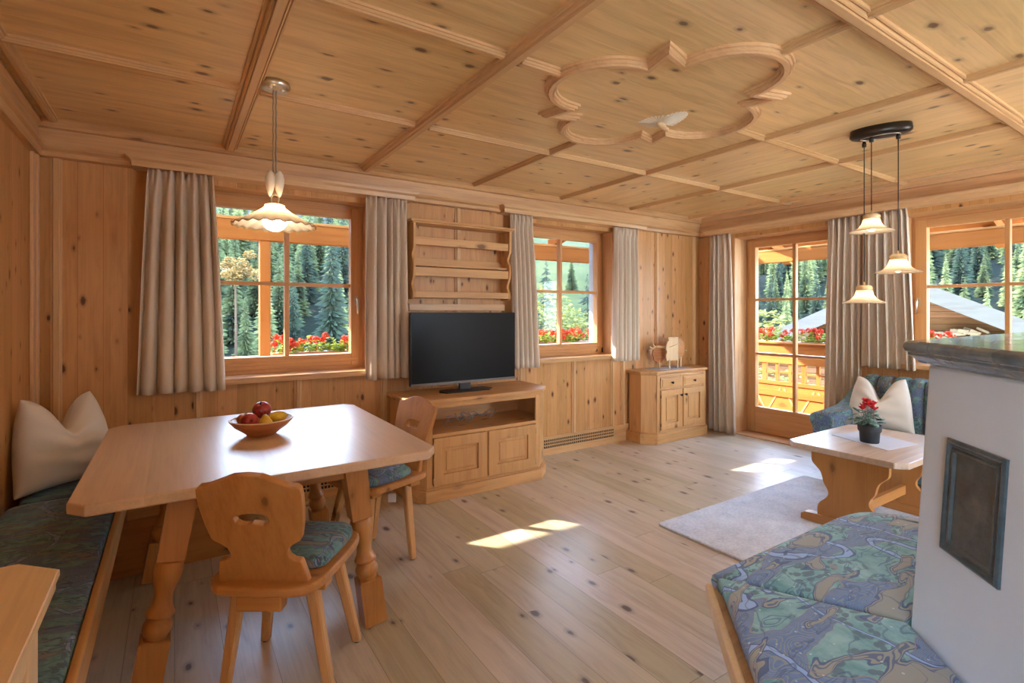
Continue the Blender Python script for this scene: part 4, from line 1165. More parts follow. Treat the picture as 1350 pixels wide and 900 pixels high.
m = MB(); m.box(-.318, -.20, .425, .318, -.18, .47); m.box(-.318, .18, .425, .318, .20, .47); m.build('apron', M['chairX'], lt)
ZZ = .014 + ZT
m = MB(); q = [(3.713, 1.734), (3.567, 1.352), (3.894, 1.31), (4.03, 1.66)]
qc_ = (sum(p[0] for p in q) / 4, sum(p[1] for p in q) / 4)
m.shape([(x - qc_[0], y - qc_[1]) for x, y in q], 0, .003)
o_ = m.build('placemat', M['mat'], bev=.001); o_.location = (qc_[0], qc_[1], ZZ); tag(o_, 'pale grey placemat under the flower pot on the low table', 'placemat')
# cyclamen
cp = thing('potted_cyclamen', 'red cyclamen in a charcoal pot on the low table', 'plant', (3.70, 1.50, ZZ + .003))
m = MB(); m.lathe([(.002, 0), (.050, 0), (.052, .006), (.056, .066), (.060, .068), (.064, .074), (.066, .108), (.064, .112), (.060, .110), (.058, .095), (.002, .092)], seg=32); m.build('pot', M['pot'], cp)
rr_ = random.Random(11)
def leaf(m, base, yaw, elev, size):
    pts = []
    n = 10
    mt = Matrix.Translation(base) @ Matrix.Rotation(yaw, 4, 'Z') @ Matrix.Rotation(-elev, 4, 'Y')
    outl = []
    for i in range(n):
        a = 2 * math.pi * i / n
        rr = size * (1 - .28 * math.exp(-((a - math.pi) / .5) ** 2)) * (1 + .05 * math.sin(5 * a))
        outl.append((size * .8 + rr * math.cos(a), rr * .92 * math.sin(a)))
    c0 = m.bm.verts.new(mt @ Vector((size * .6, 0, .004)))
    up = [m.bm.verts.new(mt @ Vector((x, y, -.10 * (x * x + y * y) / size))) for x, y in outl]
    c1 = m.bm.verts.new(mt @ Vector((size * .6, 0, .002)))
    dn = [m.bm.verts.new(mt @ Vector((x, y, -.10 * (x * x + y * y) / size - .0015))) for x, y in outl]
    for i in range(n):
        j = (i + 1) % n
        m.f([c0, up[i], up[j]], True); m.f([c1, dn[j], dn[i]], True); m.f([up[i], dn[i], dn[j], up[j]])
for k in range(34):
    m = MB(); yaw = rr_.uniform(0, 2 * math.pi); el = rr_.uniform(-.5, .75)
    rad = rr_.uniform(.02, .085) * (1 if el < .3 else .6)
    b = Vector((rad * math.cos(yaw), rad * math.sin(yaw), .118 + rr_.uniform(0, .055) + (.02 if el > .3 else 0)))
    leaf(m, b, yaw, el, rr_.uniform(.019, .030))
    m.tube([(0.25 * b.x, 0.25 * b.y, .09), tuple(b)], .0015, 5)
    m.build('leaf', M['cyc_leaf'], cp)
for k in range(13):
    x, y = rr_.uniform(-.055, .055), rr_.uniform(-.045, .045); z = .205 + rr_.uniform(0, .045)
    m = MB(); m.tube(bez([(x * .2, y * .2, .09), (x * .7, y * .7, .15), (x, y, z), (x + .004, y, z + .004)], 4), .0016, 5)
    st_ = m.build('flower_stem', M['cyc_stem'], cp)
    m = MB()
    for p in range(5):
        a = 2 * math.pi * p / 5 + k
        mt = Matrix.Translation((x, y, z)) @ Matrix.Rotation(a, 4, 'Z') @ Matrix.Rotation(R(-35 - 25 * rr_.random()), 4, 'Y')
        ol = [(.0, 0), (.010, -.007), (.022, -.010), (.031, -.005), (.033, .003), (.024, .010), (.011, .007)]
        u = [m.bm.verts.new(mt @ Vector((q0, q1, .0012))) for q0, q1 in ol]; d = [m.bm.verts.new(mt @ Vector((q0, q1, -.0006))) for q0, q1 in ol]
        m.f(u); m.f(d[::-1])
        for i in range(7): m.f([u[i], d[i], d[(i + 1) % 7], u[(i + 1) % 7]])
    m.build('blossom', M['cyc_flower'], st_)

# ------------------------------------------------------------------ sofa
sf = thing('sofa', 'blue green patterned sofa with channelled back under the right-hand window', 'sofa', (4.75, 1.40, 0))
T = Matrix.Translation((-4.75, -1.40, 0))
m = MB(T); n = 13; y0, y1 = 2.06, .62
w = (y0 - y1) / n
for i in range(n):
    a, b = y0 - w * i, y0 - w * (i + 1)
    pr = bez([(4.93, .34), (4.915, .48), (4.92, .62), (4.945, .73), (4.98, .785), (5.03, .80), (5.07, .785), (5.09, .74)], 4)
    rings = []
    for k in range(7):
        f_ = k / 6; bulge = math.sqrt(max(0, 1 - (2 * f_ - 1) ** 2))
        yy = a + (b - a) * f_
        rings.append([(x - .022 * bulge * (1 if x < 5.0 else .2), yy, z + .016 * bulge * (1 if z > .7 else .2)) for x, z in pr] + [(5.09, yy, .34)])
    m.loft(rings)
m.build('backrest', M['fabric_s'], sf)
m = MB(T); pr = bez([(4.95, .385), (4.6, .40), (4.42, .39), (4.37, .36), (4.36, .30), (4.37, .245)], 4)
rings = []
for yy, e in ((2.0, .02), (1.985, 0), (1.34, 0), (1.325, .02), (1.31, 0), (.70, 0), (.685, .02)):
    rings.append([(x + e, yy, z - e) for x, z in pr] + [(4.95, yy, .245)])
m.loft(rings); m.build('seat_cushion', M['fabric_s'], sf)
m = MB(T); m.box(4.40, .66, .13, 5.08, 2.05, .245); m.build('base', M['fabric_s'], sf, bev=.02)
def arm(yc, s):
    m = MB(T)
    prof = [(-.075, .13), (-.075, .34), (-.085, .43), (-.105, .475), (-.10, .52), (-.06, .545), (.0, .548), (.05, .535), (.072, .50), (.072, .42), (.075, .13)]
    rings = []
    for x, dz, sc_ in ((4.315, -.015, .90), (4.325, 0, 1.0), (4.55, .01, 1.0), (4.75, .035, 1.0), (4.88, .085, 1.0), (4.97, .15, .95), (5.05, .19, .9)):
        rings.append([(x, yc - s * q0 * sc_, (z + dz * max(0, (z - .13) / .42)) if z > .13 else z) for q0, z in bez(prof, 3)])
    m.loft(rings); return m.build('armrest', M['fabric_s'], sf)
arm(2.08, 1); arm(.64, -1)
for x, y in ((4.44, 2.0), (4.44, .72), (5.03, 2.0), (5.03, .72)):
    m = MB(T); m.lathe([(.018, 0), (.026, .135)], (x, y, 0), 12); m.build('leg', M['chairZ'], sf)
pillow('cream throw pillow with two peaks on the patterned sofa', .47, .44, .20, .40, (4.72, 1.85, .393), (R(-16), 0, R(-78)), 5)
# ------------------------------------------------------------------ tiled stove with bench
sv = thing('tiled_stove', 'white plastered tiled stove with green glazed ledge and dark tile panel', 'stove', (2.0, 0.0, 0))
T = Matrix.Translation((-2.0, 0, 0))
def plan(k, dy):           # k: constant of the diagonal face x-y=k, dy: y of the long face
    return [(k + dy, dy), (3.0, dy), (3.0, -1.0), (k - 1.0 + .0, -1.0), (k - .55, -.55)]
m = MB(T)
m.loft([[(x, y, 0) for x, y in plan(1.06, .63)], [(x, y, .46) for x, y in plan(1.128, .60)], [(x, y, 1.205) for x, y in plan(1.203, .572)]], smooth=False)
m.build('body', M['plaster'], sv, bev=.012, bseg=3)
# glazed ledge: moulded profile, in separate tiles along both faces
prof = [(a_ * .84, b_) for a_, b_ in [(0.0, 1.203), (.022, 1.206), (.030, 1.214), (.044, 1.224), (.052, 1.228), (.052, 1.236), (.060, 1.240), (.066, 1.250), (.062, 1.262), (.050, 1.268)]]
def ledge_ring(s, dirv, base, extra):
    pass
K0, Y0 = 1.203, .572
def offp(e):               # corner of the two offset lines
    y = Y0 + e; k = K0 - e * math.sqrt(2)
    return (k + y, y)
d1_ = Vector((1, 0)); d2_ = Vector((-1, -1)).normalized()
segs = [(d2_, 0.0, .118), (d2_, .121, .36), (d2_, .363, .62), (d2_, .623, .95), (d1_, 0.0, .25), (d1_, .253, .55), (d1_, .553, .85), (d1_, .853, 1.2)]
for d, a, b in segs:
    m = MB(T)
    rings = []
    for s in (a, b):
        ring = []
        for e, z in prof:
            c0 = Vector(offp(e)); base = Vector(offp(0))
            # distance along the face measured from the mitre
            p = c0 + d * s if a == 0.0 and s == a else Vector(offp(e)) + d * s
            ring.append((p.x, p.y, z))
        inn = Vector(offp(-.10)) + d * s
        ring.append((inn.x, inn.y, 1.268)); ring.append((inn.x, inn.y, 1.203))
        rings.append(ring)
    m.loft(rings, smooth=False)
    m.build('ledge_tile', M['glaze'], sv, bev=.003)
# top slab tiles
m = MB(T)
m.loft([[(x, y, z) for x, y in plan(K0 + .13, Y0 - .09)] for z in (1.21, 1.262)], smooth=False); m.build('top_bed', M['grout'], sv)
for i in range(6):
    for j in range(5):
        x0, y1 = 1.55 + i * .24, .475 - j * .24
        # clip square tiles to the stove plan
        cand = [(x0 + .003, y1 - .237), (x0 + .237, y1 - .237), (x0 + .237, y1), (x0 + .003, y1)]
        kk = K0 + .145
        poly = []
        for a in range(4):
            p, q = cand[a], cand[(a + 1) % 4]
            fp, fq = p[0] - p[1] - kk, q[0] - q[1] - kk
            if fp >= 0: poly.append(p)
            if fp * fq < 0:
                u = fp / (fp - fq); poly.append((p[0] + (q[0] - p[0]) * u, p[1] + (q[1] - p[1]) * u))
        if len(poly) >= 3:
            m = MB(T); m.shape(poly, 1.25, 1.2675); m.build('top_tile', M['glaze'], sv, bev=.002)
# dark glazed relief panel let into the diagonal face
def face_pt(s, z, e):      # s along the diagonal face from its corner, e outwards
    f_ = (z - .46) / .745
    k = 1.128 + (1.203 - 1.128) * f_; yy = .60 + (.572 - .60) * f_
    p = Vector((k + yy, yy)) + d2_ * s + Vector((-1, 1)).normalized() * e
    return (p.x, p.y, z)
def pan(s0, s1, z0, z1, prof_, name, mat, bev=0):
    m = MB(T); rr = []
    for e, o_ in prof_:
        rr.append([face_pt(s0 + e, z0 + e, o_), face_pt(s1 - e, z0 + e, o_), face_pt(s1 - e, z1 - e, o_), face_pt(s0 + e, z1 - e, o_)])
    m.loft(rr, smooth=False); return m.build(name, M[mat], sv, bev=bev)
PS0, PS1, PZ0, PZ1 = .115, .325, .74, 1.025
pan(PS0, PS1, PZ0, PZ1, [(0, -.01), (0, .006), (.006, .010), (.012, .008), (.016, .002), (.02, .002), (.024, .007), (.030, .007), (.034, .001), (.09, .001)], 'tile_panel', 'glaze_dark')
# bench round the stove
sbn = thing('stove_bench', 'wooden bench wrapped round the foot of the tiled stove', 'bench', (1.9, .75, 0))
T2 = Matrix.Translation((-1.9, -.75, 0))
kO = .405
A = [(kO + 1.085, 1.085)]
endc = bez([(2.36, 1.085), (2.50, 1.06), (2.60, .98), (2.65, .86), (2.66, .70), (2.66, .605)], 5)
inner_corner = (1.735, .604)
dB = 1.05
def along(p, s): return (p[0] + d2_.x * s, p[1] + d2_.y * s)
outlineA = [(1.49, 1.085), (2.0, 1.085)] + endc + [inner_corner]
outlineB = [(1.482, 1.077), inner_corner, along(inner_corner, dB), along((1.482, 1.077), dB)]
full = [(1.486, 1.085), (2.0, 1.085)] + endc + [inner_corner, along(inner_corner, dB), along((1.486, 1.085), dB)]
def shrink(pts, k): return grow(pts[::-1], -k)[::-1] if False else grow(pts, k)
def ccw(p):
    a = sum(p[i - 1][0] * p[i][1] - p[i][0] * p[i - 1][1] for i in range(len(p)))
    return p if a > 0 else p[::-1]
full = ccw(full); outlineA = ccw(outlineA); outlineB = ccw(outlineB)
m = MB(T2); m.shape(full, .395, .425); m.build('seat_board', M['trimX'], sbn, bev=.008, bseg=3)
m = MB(T2); m.shape(grow(full, -.10), .0, .395); m.build('base', M['plaster'], sbn)
lip = [(1.486, 1.085), along((1.486, 1.085), dB)]
m = MB(T2); nrm = Vector((-1, 1)).normalized() * .018
rr = []
for p in lip:
    p = Vector(p); q0 = p + nrm * .2; q1 = p - nrm
    rr.append([(q0.x, q0.y, .39), (q1.x, q1.y, .39), (q1.x, q1.y, .447), (q0.x, q0.y, .447)])
m.loft(rr, smooth=False); m.build('edge_strip', M['lightwood'], sbn, bev=.007, bseg=3)
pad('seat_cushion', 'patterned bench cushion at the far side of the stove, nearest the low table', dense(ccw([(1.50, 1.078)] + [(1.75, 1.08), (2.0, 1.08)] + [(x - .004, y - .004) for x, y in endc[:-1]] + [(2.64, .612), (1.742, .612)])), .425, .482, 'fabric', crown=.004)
oB = [along(inner_corner, -.0), along(inner_corner, dB - .02), along((1.500, 1.055), dB - .02), (1.495, 1.062)]
cn = Vector((-1, 1)).normalized()
oB = [(inner_corner[0] - .012, inner_corner[1] - .004), along((inner_corner[0] - .01, inner_corner[1]), dB - .02), along((1.502, 1.045), dB - .02), along((1.502, 1.045), .04), (1.494, 1.052)]
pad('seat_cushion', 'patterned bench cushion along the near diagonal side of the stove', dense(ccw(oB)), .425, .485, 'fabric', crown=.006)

# ------------------------------------------------------------------ lamps
pl = thing('pendant_lamp', 'rise-and-fall pendant lamp with ruffled cream shade above the dining table', 'pendant lamp', (.393, 2.63, 0))
m = MB(); m.lathe([(.002, 2.386), (.045, 2.386), (.062, 2.392), (.068, 2.402), (.066, 2.42)], seg=32); m.build('canopy', M['nickel'], pl)
m = MB(); m.sphere((-.025, -.03, 2.39), .011, 12, 8); m.sphere((.03, -.02, 2.39), .011, 12, 8); tag(m.build('pulley', M['ceramic'], pl), 'small cream pulleys')
for s in (-1, 1):
    m = MB(); pts = []
    for i in range(46):
        z = 2.39 - (2.39 - 1.955) * i / 45
        pts.append((s * .006 + .0010 * math.cos(i * 1.1), .0010 * math.sin(i * 1.1), z))
    m.tube(pts, .0036, 6); m.build('cord', M['cord'], pl)
for s in (-1, 1):
    m = MB(); pr = [(.001, 1.868), (.012, 1.878), (.022, 1.90), (.030, 1.93), (.031, 1.955), (.024, 1.978), (.010, 1.992), (.001, 1.995)]
    rings = []
    for r, z in pr:
        rings.append([(s * .020 + r * .68 * math.cos(2 * math.pi * i / 18), r * 1.1 * math.sin(2 * math.pi * i / 18), z + .018) for i in range(18)])
    m.loft(rings); tag(m.build('counterweight', M['ceramic'], pl), 'cream ceramic counterweight')
m = MB(); m.tube(bez([(-.012, 0, 1.85), (-.016, 0, 1.88), (0, 0, 1.90), (.016, 0, 1.885), (.012, 0, 1.855)], 5), .0045, 8); m.lathe([(.020, 1.842), (.022, 1.85), (.010, 1.858)], seg=16); m.build('hanger', M['brass'], pl)
m = MB(); nA = 176
rings = []
for r, z, ru in ((.030, 1.852, 0), (.042, 1.848, 0), (.044, 1.838, 0), (.056, 1.828, .0), (.085, 1.808, .01), (.115, 1.789, .03), (.145, 1.772, .08), (.168, 1.761, .14), (.180, 1.752, .2)):
    ring = []
    for i in range(nA):
        a = 2 * math.pi * i / nA
        w = math.sin(22 * a)
        ring.append((r * (1 + .007 * ru * 5 * w) * math.cos(a), r * (1 + .007 * ru * 5 * w) * math.sin(a), z + .020 * ru * w))
    rings.append(ring)
m.loft(rings, cap=False); m.build('shade', M['opal'], pl, solid=.003)
m = MB(); rr2 = [(x, y, z - .0005) for x, y, z in rings[-1]]
m.tube(rr2 + [rr2[0]], .0022, 6, cap=False); tag(m.build('rim', M['gilt'], pl), 'dark gilded wavy rim')
m = MB(); m.sphere((0, 0, 1.783), .056, 24, 14); m.build('bulb', M['bulb'], pl)
m = MB(); m.lathe([(.018, 1.845), (.018, 1.815)], seg=16); m.build('socket', M['brass'], pl)

pc = thing('pendant_cluster', 'three bell-shaped glass pendants on one oval dark ceiling plate', 'pendant lamp', (3.43, 1.335, 0))
ang = R(-72)
m = MB(Matrix.Rotation(ang, 4, 'Z')); rings = []
for s, z in ((.02, 2.366), (.80, 2.366), (.92, 2.370), (.99, 2.380), (1.0, 2.392), (.97, 2.42)):
    rings.append([(.152 * s * math.cos(2 * math.pi * i / 40), .078 * s * math.sin(2 * math.pi * i / 40), z) for i in range(40)])
m.loft(rings); m.build('canopy', M['black_metal'], pc)
m = MB(Matrix.Rotation(ang, 4, 'Z')); rg = [(.095 * math.cos(2 * math.pi * i / 32), .045 * math.sin(2 * math.pi * i / 32), 2.366) for i in range(33)]
m.tube(rg, .003, 6); m.build('trim_ring', M['nickel'], pc)
for dx, dy, zb in ((-.044, .028, 1.815), (.018, -.082, 1.574), (.024, .094, 1.404)):
    m = MB(); m.tube([(dx, dy, 2.37), (dx, dy, zb + .10)], .0028, 6)
    cd = m.build('cord', M['black_cord'], pc)
    m = MB(); m.lathe([(.011, 2.335), (.012, 2.352), (.008, 2.368)], (dx, dy, 0), 12); m.build('cord_grip', M['black_metal'], cd)
    m = MB(); m.lathe([(.004, zb + .125), (.005, zb + .098)], (dx, dy, 0), 8); tag(m.build('brass_tip', M['brass'], cd), 'brass cord tip')
    m = MB(); m.lathe([(.001, zb + .105), (.030, zb + .104), (.041, zb + .096), (.044, zb + .086), (.040, zb + .076), (.034, zb + .070), (.001, zb + .070)], (dx, dy, 0), 28)
    m.build('wooden_cap', M['lightwood'], pc)
    m = MB(); m.lathe([(.038, zb + .074), (.042, zb + .064), (.048, zb + .046), (.060, zb + .028), (.078, zb + .014), (.098, zb + .005), (.112, zb)], (dx, dy, 0), 40, cap=False)
    sh = m.build('shade', M['opal'], pc, solid=.003)
    m = MB(); m.sphere((dx, dy, zb + .026), .024, 16, 10); m.build('bulb', M['bulb_s'], sh)
# hanging carved bird
bd = thing('carved_bird', 'pale fan-winged carved wooden bird hanging from the quatrefoil of the ceiling', 'ornament', (2.055, 1.76, 2.285), R(20))
m = MB(); rings = []
for x, r in ((-.062, .004), (-.05, .010), (-.03, .016), (0, .018), (.03, .014), (.05, .009), (.065, .011), (.076, .009), (.090, .002)):
    rings.append([(x, r * math.cos(2 * math.pi * i / 12), r * .8 * math.sin(2 * math.pi * i / 12) + (.004 if x > .055 else 0)) for i in range(12)])
m.loft(rings); m.build('body', M['lightwood'], bd)
for sgn in (-1, 1):
    m = MB()
    for i in range(15):
        a = R(15 + 160 * i / 14)
        L2 = .112 * (0.75 + .25 * math.sin(math.pi * i / 14))
        p0, p1 = Vector((.005, sgn * .01, .008)), Vector((.005 + L2 * math.cos(a) * .8, sgn * (.01 + L2 * math.sin(a)), .008 + .03 * math.sin(a)))
        n_ = (p1 - p0).cross(Vector((0, 0, 1))).normalized()
        q = []
        for zz in (0, .0014):
            q.append([(*(p0 - n_ * .002 + Vector((0, 0, zz))),), (*(p1 - n_ * .0065 + Vector((0, 0, zz))),), (*(p1 * 1.04 + Vector((0, 0, zz - .0))),), (*(p1 + n_ * .0065 + Vector((0, 0, zz))),), (*(p0 + n_ * .002 + Vector((0, 0, zz))),)])
        m.loft(q, smooth=False)
    m.build('wing', M['ceramic'], bd)
m = MB()
for i in range(9):
    a = R(-46 + 92 * i / 8)
    p0, p1 = Vector((-.05, 0, 0)), Vector((-.05 - .10 * math.cos(a), .10 * math.sin(a), .0))
    n_ = (p1 - p0).cross(Vector((0, 0, 1))).normalized(); q = []
    for zz in (0, .0014):
        q.append([(*(p0 - n_ * .002 + Vector((0, 0, zz))),), (*(p1 - n_ * .0055 + Vector((0, 0, zz))),), (*(p1 + n_ * .0055 + Vector((0, 0, zz))),), (*(p0 + n_ * .002 + Vector((0, 0, zz))),)])
    m.loft(q, smooth=False)
m.build('tail', M['ceramic'], bd)
m = MB(); m.tube([(0, 0, .012), (0, 0, ZC - 2.285)], .0009, 5); m.build('thread', M['tag'], bd)
# ------------------------------------------------------------------ balcony round the house
m = MB(); m.box(-3, YO, -.16, 7.0, 5.12, -.05); m.box(XO, -3, -.16, 6.66, YO, -.05)
struct('balcony_floor', m, 'deck')
# canopy shaped for light: unseen glazed strip admits skylight, outer boards cut sun
m = MB()
def quad_roof(q, t_=.06):
    up = [(x, y, z + t_) for x, y, z in q]
    m.loft([q, up], smooth=False)
quad_roof([(-3.2, 4.86, 2.745), (XO + .59, 4.86, 2.745), (XO + 1.33, 5.60, 2.42), (-3.2, 5.60, 2.42)])
struct('eaves_boards', m, 'outX')
m = MB()
quad_roof([(6.60, -3.2, 2.335), (6.60, 5.01, 2.335), (7.02, 5.60, 2.14), (7.02, -3.2, 2.14)])
struct('eaves_boards', m, 'outY')
m = MB(); quad_roof([(-3.2, YO, 3.0), (XO, YO, 3.0), (XO + .59, 4.86, 2.745), (-3.2, 4.86, 2.745)], .012); struct('canopy_glazing', m, 'glass')
m = MB(); quad_roof([(XO, -3.2, 2.78), (XO, YO, 2.78), (6.60, 5.01, 2.335), (6.60, -3.2, 2.335)], .012); struct('canopy_glazing', m, 'glass')
bmx = thing('eaves_beam', 'long orange timber beam under the eaves across the left and middle windows', 'beam', (1.8, 5.0, 1.975))
m = MB(); m.box(-5.0, -.05, 0, 4.8, .05, .165); m.build('beam', M['outX'], bmx, bev=.004)
m = MB(); m.box(-5.0, -.056, .165, 4.8, .056, .19); m.build('cap_board', M['chairX'], bmx, bev=.003)
bmy = thing('eaves_beam', 'long orange timber beam under the eaves across the balcony door and right-hand window', 'beam', (6.5, 1.0, 1.985))
m = MB(); m.box(-.05, -4.2, 0, .05, 3.95, .15); m.build('beam', M['outY'], bmy, bev=.004)
m = MB(); m.box(-.056, -4.2, .15, .056, 3.95, .172); m.build('cap_board', M['chairY'], bmy, bev=.003)
for i, x in enumerate((-1.9, -.6, .05, 1.75, 2.9, 3.95, 4.75, 5.5)):
    m = MB(Matrix.Translation((x, 5.0, 2.165)))
    m.loft([[(-.04, -.72, .20), (.04, -.72, .20), (.04, -.72, .30), (-.04, -.72, .30)], [(-.04, .16, -.02), (.04, .16, -.02), (.04, .16, .08), (-.04, .16, .08)]], smooth=False)
    o_ = m.build('rafter', M['outY']); tag(o_, 'orange rafter end resting on the eaves beam outside the window wall', 'rafter', 'rafters over the window wall')
for y in (.4, 1.62, 2.35, 3.78, 4.6):
    m = MB(Matrix.Translation((6.5, y, 2.15)))
    m.loft([[(-.85, -.05, .36), (-.85, .05, .36), (-.85, .05, .50), (-.85, -.05, .50)], [(.42, -.05, -.16), (.42, .05, -.16), (.42, .05, -.03), (.42, -.05, -.03)]], smooth=False)
    o_ = m.build('rafter', M['outX']); tag(o_, 'orange rafter resting on the eaves beam above the balcony door side', 'rafter', 'rafters over the balcony door side')
for lab, x, y in (('orange timber post seen through the left half of the large left window', .665, 5.0), ('orange timber post of the balcony at the outer house corner', 6.5, 5.0), ('orange timber post of the balcony outside the room to the left', -1.6, 5.0)):
    m = MB(Matrix.Translation((x, y, -.05))); m.box(-.043, -.043, 0, .043, .043, 2.025); o_ = m.build('balcony_post', M['outZ'], bev=.006); tag(o_, lab, 'post')

def railing(label, loc, rz, L):
    t = thing('balcony_railing', label, 'railing', loc, rz)
    m = MB(); m.box(-L / 2, -.02, .80, L / 2, .02, .955); m.build('top_board', M['outX'], t, bev=.004)
    m = MB(); m.box(-L / 2, -.06, .955, L / 2, .06, .975); m.build('handrail', M['outX'], t, bev=.004)
    m = MB(); m.box(-L / 2, -.035, .70, L / 2, .035, .785); m.build('rail', M['outX'], t, bev=.004)
    m = MB(); m.box(-L / 2, -.035, .27, L / 2, -.015, .35); m.build('rail', M['outX'], t, bev=.003)
    m = MB(); m.box(-L / 2, -.03, .42, L / 2, .03, .47); m.build('rail', M['outX'], t, bev=.003)
    m = MB(); m.box(-L / 2, -.012, .04, L / 2, .012, .43); m.build('lower_panel', M['outX'], t)
    n = int(L / .17)
    for i in range(min(n, 60) + 1):
        x = -L / 2 + L * i / n; w_ = .028 if i % 3 == 0 else .018
        m = MB(); m.box(x - w_, -.018, .46, x + w_, .018, .71); m.build('baluster', M['outZ'], t)
    m = MB(); m.box(-L / 2, -.014, .575, L / 2, .014, .60); m.build('rail', M['outX'], t)
    k = int(L / .42)
    for i in range(k):
        x = -L / 2 + L * (i + .5) / k
        for s in (-1, 1):
            m = MB(); q = [(x + s * .02, .10), (x + s * .035, .09), (x + s * .195, .37), (x + s * .18, .385)]
            m.shape(q if s > 0 else q[::-1], -.018, -.011, axis='Y'); m.build('diagonal_groove', M['frameX'], t)
    return t
railing('orange wooden balcony railing outside the large left and middle windows', (1.8, 5.112, -.02), 0, 9.3)
railing('orange wooden balcony railing seen through the balcony door', (6.612, 1.35, -.02), R(-90), 7.2)

# geranium boxes ------------------------------------------------------------
def flower_box(label, L, loc, rz, seed):
    t = thing('flower_box', label, 'flower box', loc, rz)
    r = random.Random(seed)
    m = MB(); rr = [[(-L / 2, .0, -.16), (L / 2, .0, -.16), (L / 2, .15, -.16), (-L / 2, .15, -.16)], [(-L / 2, -.01, .0), (L / 2, -.01, .0), (L / 2, .17, .0), (-L / 2, .17, .0)]]
    m.loft(rr, smooth=False); m.build('planter', M['bowl'], t, bev=.006)
    m = MB()
    for _ in range(int(320 * L)):
        x, y, z = r.uniform(-L / 2, L / 2), r.uniform(-.03, .22), abs(r.gauss(.03, .045))
        s = r.uniform(.018, .034); a, b = r.uniform(0, 6.28), r.uniform(-.9, .9)
        mt = Matrix.Translation((x, y, z)) @ Matrix.Rotation(a, 4, 'Z') @ Matrix.Rotation(b, 4, 'X')
        v_ = [m.bm.verts.new(mt @ Vector((s * math.cos(2 * math.pi * i / 6), s * .9 * math.sin(2 * math.pi * i / 6), .006 * math.cos(4 * math.pi * i / 6)))) for i in range(6)]
        m.f(v_)
    tag(m.build('foliage', M['ger_leaf'], t), kind='stuff')
    for k in range(int(25 * L)):
        m = MB(); x, y, z = r.uniform(-L / 2, L / 2), r.uniform(-.04, .18), r.uniform(.055, .155)
        rad = r.uniform(.026, .042)
        for _ in range(26):
            d = Vector((r.gauss(0, 1), r.gauss(0, 1), r.gauss(.3, .8))).normalized() * rad
            s = .014; mt = Matrix.Translation(Vector((x, y, z)) + d) @ d.to_track_quat('Z', 'Y').to_matrix().to_4x4()
            v_ = [m.bm.verts.new(mt @ Vector((s * (1 if i % 2 else .72) * math.cos(math.pi * i / 5), s * (1 if i % 2 else .72) * math.sin(math.pi * i / 5), 0))) for i in range(10)]
            m.f(v_)
        m.tube([(x, y, 0), (x, y, z)], .0025, 5)
        m.build('blossom', M['ger'], t)
flower_box('box of red geraniums outside the large left window', .78, (1.14, 5.20, .965), 0, 1)
flower_box('box of red geraniums outside the middle window', 1.15, (4.1, 5.20, .965), 0, 2)
flower_box('box of red geraniums on the railing right of the balcony door middle bar', .80, (6.70, 3.10, .965), R(-90), 3)
flower_box('box of red geraniums on the railing left of the balcony door middle bar', .62, (6.70, 3.88, .965), R(-90), 4)
flower_box('box of red geraniums at the lower left of the right-hand window', .62, (6.70, 2.28, .965), R(-90), 6)

# ------------------------------------------------------------------ landscape
def gz(x, y):
    r = math.hypot(x, y); az = math.degrees(math.atan2(x, y))
    mead = max(0, 1 - abs(az - 40.5) / 9.0)
    if az < 40: z = max(0, r - 62) * .27
    else: z = max(0, min(r, 130) - 70) * .28 + max(0, r - 130) * .17
    z = z * (1 - mead) + max(0, r - 26) * .20 * mead
    return -8.5 + z + .8 * math.sin(x * .11) * math.cos(y * .13)
def hill(name, mat, k0, k1):
    m = MB(); rings = []
    for i in range(38):
        r = 7.5 * (1.118 ** i)
        rings.append([(r * math.sin(R(-75 + 2 * k)), r * math.cos(R(-75 + 2 * k)), gz(r * math.sin(R(-75 + 2 * k)), r * math.cos(R(-75 + 2 * k)))) for k in range(k0, k1 + 1)])
    m.loft(rings, cap=False, closed=False); struct(name, m, mat)
hill('forest_hillside', 'forest_floor', 0, 53); hill('meadow_hillside', 'meadow', 53, 62); hill('forest_hillside', 'forest_floor', 62, 96)
def spruce(seed, H=16.0, Rb=2.5, mat='spruce'):
    r = random.Random(seed); m = MB()
    m.lathe([(.22, -1.5), (.16, H * .3), (.02, H * .96)], seg=6)
    tiers = 36
    for i in range(tiers):
        t = i / (tiers - 1); z = H * (.05 + .94 * t) + r.uniform(-.12, .12); L = Rb * (1 - t) ** .9 + .10
        nb = int(32 - 20 * t)
        for k in range(nb):
            a = 2 * math.pi * (k + r.random() * .9) / nb; l = L * r.uniform(.6, 1.15); dr = l * r.uniform(.15, .55)
            w = l * r.uniform(.09, .15) + .03; z2 = z + r.uniform(-.2, .2)
            ca, sa = math.cos(a), math.sin(a)
            def P(d, s, zz): return m.v(d * ca - s * sa, d * sa + s * ca, z2 + zz)
            b0 = P(0, 0, .12); tip = P(l, 0, -dr * .8); l1, r1 = P(l * .6, w * .5, -dr * .8), P(l * .6, -w * .5, -dr * .8); mid = P(l * .55, 0, -dr * .3 + .05)
            m.f([b0, l1, mid]); m.f([b0, mid, r1]); m.f([mid, l1, tip]); m.f([mid, tip, r1])
    me_o = m.build('spruce_tree', M[mat])
    return me_o
protos = [spruce(1, 17, 2.7, 'spruce'), spruce(2, 19, 2.8, 'spruce2'), spruce(3, 15, 2.7, 'spruce'), spruce(4, 20, 3.0, 'spruce3'), spruce(5, 16, 2.5, 'spruce2')]
pm = [p.data for p in protos]
for p in protos: bpy.data.objects.remove(p)
r_ = random.Random(99); spots = []
